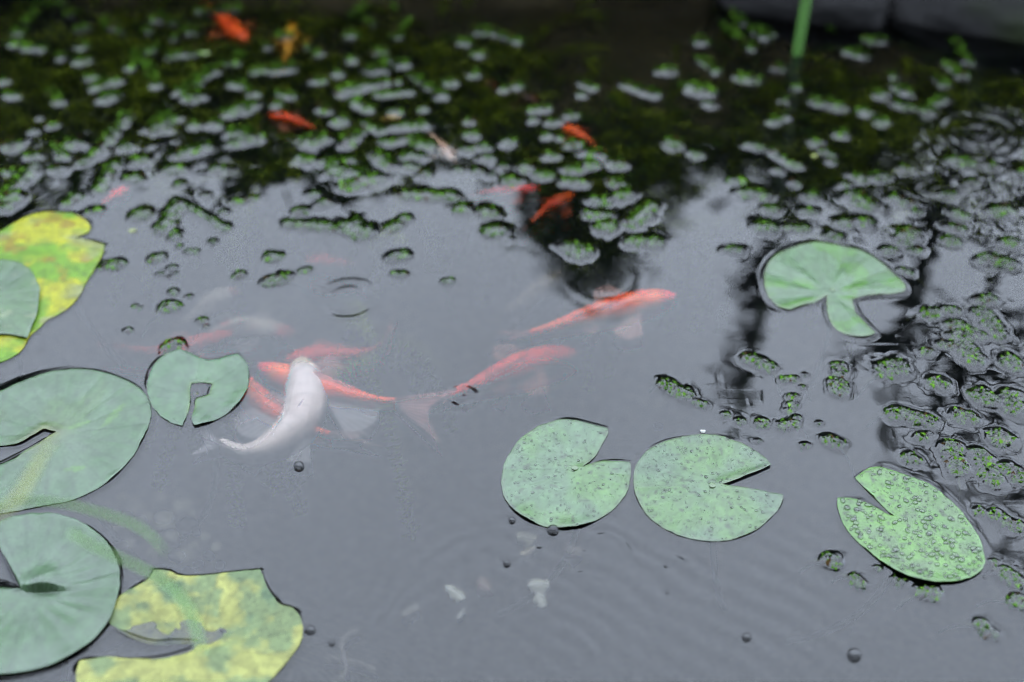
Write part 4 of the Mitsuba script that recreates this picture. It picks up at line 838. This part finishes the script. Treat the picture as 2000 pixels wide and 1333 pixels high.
# the mass of weed below the surface
rng = np.random.default_rng(77)
ms = []
def bed(n, cx, cy, rx, ry, z0, z1, tone):
    for _ in range(n):
        x, y = cx + rx * rng.normal() * .6, cy + ry * rng.normal() * .6
        if pond_u(np.array([x]), np.array([y]))[0] > .98 or abs(x) > 1.1: continue
        z = rng.uniform(z0, z1); a = rng.uniform(0, 6.28); L = rng.uniform(.06, .16)
        d = np.array([math.cos(a), math.sin(a), 0]) * L
        ax = np.array([[x, y, z], np.array([x, y, z - .01]) + d * .4, np.array([x, y, z - .05]) + d * .75, np.array([x, y, z - .12]) + d])
        ms.append(weed_leaves(resample(ax, 9), .010, 0, rng, np.array([1.6, 1.0, .7]) * rng.uniform(.3, 1.3) * tone * 3.2, .0064, 5, .0115))
bed(480, -.55, 1.74, .42, .22, -.035, -.007, 1.2)
bed(150, -.10, 1.70, .25, .18, -.045, -.010, 1.1)
bed(100, .13, 1.50, .12, .10, -.07, -.015, .8)
bed(230, .52, 1.60, .25, .16, -.045, -.010, 1.0)
bed(24, .74, 1.05, .08, .22, -.07, -.02, .7)
bed(10, -.32, 1.22, .06, .05, -.13, -.09, 1.6)
bed(8, -.145, 1.155, .012, .03, -.045, -.02, 1.8)
m = join(ms)
put('submerged_weed', m[:2], 'mat_weed', smooth=False, color=m[2])
labels['submerged_weed'] = {'label': 'tangled dark green waterweed below the surface', 'kind': 'stuff'}


# ------------------------------------------------------------------ droplets, bubbles, litter
def dome(n=2):
    m = trimesh.creation.icosphere(subdivisions=n)
    return np.array(m.vertices), np.array(m.faces)


D1, D2 = dome(1), dome(2)


def scatter_drops(name, n, rmin, rmax, power, big, label, biglabel):
    poly = POLY[name]; zf, _ = pad_style(name, PAD_OUTLINES[name][1])
    x0, y0, x1, y1 = poly.bounds
    rng = np.random.default_rng(len(name) * 31 + n)
    P = rng.uniform([x0, y0], [x1, y1], (n * 4, 2))
    P = P[shapely.contains(poly.buffer(-.002), shapely.points(P))][:n]
    rad = rmin + (rmax - rmin) * rng.random(len(P)) ** power
    z = zf(P, shapely.distance(poly.exterior, shapely.points(P)))
    order = np.argsort(-rad)
    ms = []
    for j, i in enumerate(order):
        r = rad[i]; st = 1 + .5 * rng.random() ** 2; a = rng.uniform(0, 3.14)
        v = D2[0] if (j < 300 and name == 'wet') else D1[0]
        v = v * [r * st, r / st ** .5, r * .36]
        v = v @ np.array([[math.cos(a), math.sin(a), 0], [-math.sin(a), math.cos(a), 0], [0, 0, 1]])
        v = v + [P[i, 0], P[i, 1], z[i] + r * .22]
        if j < big:
            k = thing('water_droplet', biglabel, 'droplet', biglabel)
            put(k, (v, D2[1]), 'mat_drop')
        else: ms.append((v, D2[1] if (j < 300 and name == 'wet') else D1[1]))
    k = thing('water_droplets', label, None, None, 'stuff')
    put(k, join(ms)[:2], 'mat_drop')


scatter_drops('wet', 1000, .0004, .0030, 5.5, 26, 'small water droplets covering the bright green lily pad', 'large water droplet on the bright green lily pad at lower right')
scatter_drops('speckled', 950, .0003, .0016, 6.0, 0, 'tiny water droplets sprinkled over the pale bluish lily pad', '')
scatter_drops('centre', 800, .0003, .0015, 6.0, 0, 'tiny water droplets sprinkled over the round pale green lily pad', '')
BL = ['bubble beside the tail of the white fish', 'small bubble left below the round pale green pad', 'large dark-rimmed bubble at the near edge of the round pale green pad',
      'small bubble floating below the round pale green pad', 'bubble right of the yellow ragged pad', 'smaller bubble right below the one at the yellow ragged pad', 'bubble at the bottom right, left of the largest one',
      'largest bubble, in the lower right corner', 'small bubble at the right near the weed', 'tiny bubble near the pale bluish pad']
for (x, y, r), lab in zip(BUBBLES, BL):
    k = thing('bubble', lab, 'bubble')
    m = trimesh.creation.icosphere(subdivisions=3)
    put(k, (np.array(m.vertices) * r * [1, 1, .95] + [x, y, r * .12], np.array(m.faces)), 'mat_water')


def scrap(x, y, z, L, W, ang, col, seed, bend=.3):
    n, mm = 14, 7
    s, t = np.meshgrid(np.linspace(-1, 1, n), np.linspace(-1, 1, mm), indexing='ij')
    wv = np.sqrt(np.clip(1 - np.abs(s) ** 2.2, .02, 1)) * (1 + 1.5 * (nz(np.stack([s, np.sign(t) + seed], -1), 3.5, seed, 4) - .5))
    px, py = s * L / 2, t * wv * W / 2
    pz = -bend * W * (t * wv) ** 2 + .25 * W * (nz(np.stack([s, t], -1), 1.5, seed + 4) - .5)
    a = math.radians(ang); c, q = math.cos(a), math.sin(a)
    v = np.stack([x + px * c - py * q, y + px * q + py * c, z + pz], -1).reshape(-1, 3)
    i, j = np.meshgrid(np.arange(n - 1), np.arange(mm - 1), indexing='ij')
    b = np.stack([i * mm + j, (i + 1) * mm + j, (i + 1) * mm + j + 1, i * mm + j + 1], -1).reshape(-1, 4)
    f = np.vstack([b[:, [0, 1, 2]], b[:, [0, 2, 3]]])
    lo = v - [0, 0, .0006]
    return np.vstack([v, lo]), np.vstack([f, f[:, ::-1] + len(v)]), np.tile(col, (2 * len(v), 1)) * (.8 + .4 * nz(np.vstack([v, lo]), 200.0, seed)[:, None])


LITTER = [('petal',-0.0513,0.8101,-0.0060,0.0235,0.0121,-40,(.75,.75,.55),'pale petal scrap in the water at the bottom centre, left one','petal'),
('petal',0.0242,0.8205,-0.0080,0.0205,0.0165,6,(.68,.68,.5),'pale ragged petal scrap in the water below the round pale green pad','petal'),
('petal',0.0258,0.8030,-0.0080,0.0191,0.0099,-74,(.68,.68,.5),'narrow end piece hanging below the ragged petal scrap','petal'),
('fallen_leaf',0.0136,0.8848,-0.0200,0.0196,0.0143,-19,(.55,.52,.30),'pale yellowish leaf under water below the round pale green pad','leaf'),
('fallen_leaf',0.0144,0.8660,-0.0200,0.0171,0.0077,31,(.55,.45,.22),'narrow ochre leaf under water below the pale yellowish leaf','leaf'),
('fallen_leaf',-0.0255,0.8324,-0.0300,0.0185,0.0110,-56,(.42,.24,.16),'brownish leaf under water between the two petal scraps','leaf'),
('fallen_leaf',-0.0455,0.7932,-0.0200,0.0124,0.0044,57,(.6,.6,.5),'thin pale leaf bit under water at the bottom centre','leaf'),
('fallen_leaf',0.0582,0.8769,-0.0350,0.0190,0.0110,-13,(.40,.30,.22),'hazy brown leaf under water right below the round pale green pad','leaf'),
('fallen_leaf',-0.0931,0.8056,-0.0350,0.0189,0.0099,36,(.36,.33,.26),'hazy grey leaf under water left of the left petal scrap','leaf'),
('fallen_leaf',0.4910,0.9985,0.0020,0.0165,0.0110,-30,(.50,.42,.14),'small yellow leaf caught on weed at the right edge','leaf'),
('petal',-0.4514,1.3500,0.0020,0.0098,0.0055,0,(.42,.48,.10),'small yellow-green petal floating at the left','petal'),
('petal',0.1925,1.0108,0.0020,0.0052,0.0044,0,(.7,.7,.6),'tiny white petal at the far edge of the pale bluish pad','petal'),
('petal',0.3853,1.5099,0.0020,0.0079,0.0050,0,(.42,.48,.03),'tiny yellow petal among weed at the far right','petal'),
('petal',-0.4379,1.7719,0.0020,0.0189,0.0088,0,(.22,.36,.03),'bright green leaf tip on weed at the top left','leaf')]
PEBBLES = [(-0.4060,0.9606,0.0048),(-0.3941,0.9675,0.0072),(-0.3784,0.9559,0.0120),(-0.3560,0.9677,0.0096),(-0.3307,0.9561,0.0108),(-0.3191,0.9480,0.0054),(-0.3640,0.9425,0.0072),(-0.3916,0.9290,0.0072),(-0.3449,0.9359,0.0132),(-0.3338,0.9161,0.0084),(-0.3104,0.9052,0.0054),(-0.2881,0.9033,0.0060),(-0.3171,0.8923,0.0096),(-0.3476,0.8967,0.0084),(-0.3744,0.9062,0.0072),(-0.3012,0.9162,0.0060),(0.1600,1.0996,0.0054)]
TWIGS = [[(-0.1600,0.7253,-0.0400),(-0.1468,0.7520,-0.0400),(-0.1512,0.7657,-0.0400),(-0.1383,0.7853,-0.0400)],[(-0.1665,0.7542,-0.0400),(-0.1483,0.7531,-0.0400),(-0.1190,0.7423,-0.0400)]]
BLADES = [[(-0.3504,0.6109,0.3185),(-0.3032,0.6229,0.3210),(-0.2638,0.6111,0.3222),(-0.2338,0.5948,0.3244),(-0.2181,0.5798,0.3198)],[(-0.2755,0.5858,0.3323),(-0.2426,0.5728,0.3221),(-0.2157,0.5602,0.3161),(-0.1949,0.5348,0.3158),(-0.1831,0.5049,0.3155)],[(-0.2906,0.4955,0.4432),(-0.2786,0.5168,0.4276),(-0.2773,0.5606,0.4097),(-0.2767,0.6053,0.3941)]]

for i, (kind, x, y, z, L, W, ang, col, lab, cat) in enumerate(LITTER):
    k = thing(kind, lab, cat)
    m = scrap(x, y, z, L, W, ang, np.array(col) * .24, 500 + i)
    put(k, m[:2], 'mat_plain', color=m[2])
for i, (x, y, r) in enumerate(PEBBLES):
    k = thing('pebble', 'pale pebble seen faintly on the bed right of the lower left pads', 'pebble', 'pale pebbles on the shallow bed')
    v, f = stone(x, y, -.080, r, r * .8, r * .5, i, 90 + i, 2)
    put(k, (v, f), 'mat_plain', color=np.array([.16, .15, .115]) * (.7 + .5 * R.random()))
for i, tw in enumerate(TWIGS):
    k = thing('twig', ['pale twig under water at the bottom left of centre', 'thin pale twig crossing the other twig under water'][i], 'twig')
    put(k, tube(resample(tw, 12), .0022, 6), 'mat_plain', color=np.array([.10, .085, .07]))
for i, b in enumerate(BLADES):
    k = thing('grass_blade', ['blurred grass blade arching over the lower left pads', 'blurred grass blade bending down over the yellow ragged pad', 'blurred yellowish grass blade at the left edge'][i], 'grass blade')
    p = resample(b, 14)
    put(k, blade(p, .0085 if i < 2 else .007, twist=(0, .6, .8), n=24), 'mat_plain', color=np.array([[.04, .085, .016], [.04, .085, .016], [.07, .08, .02]][i]))
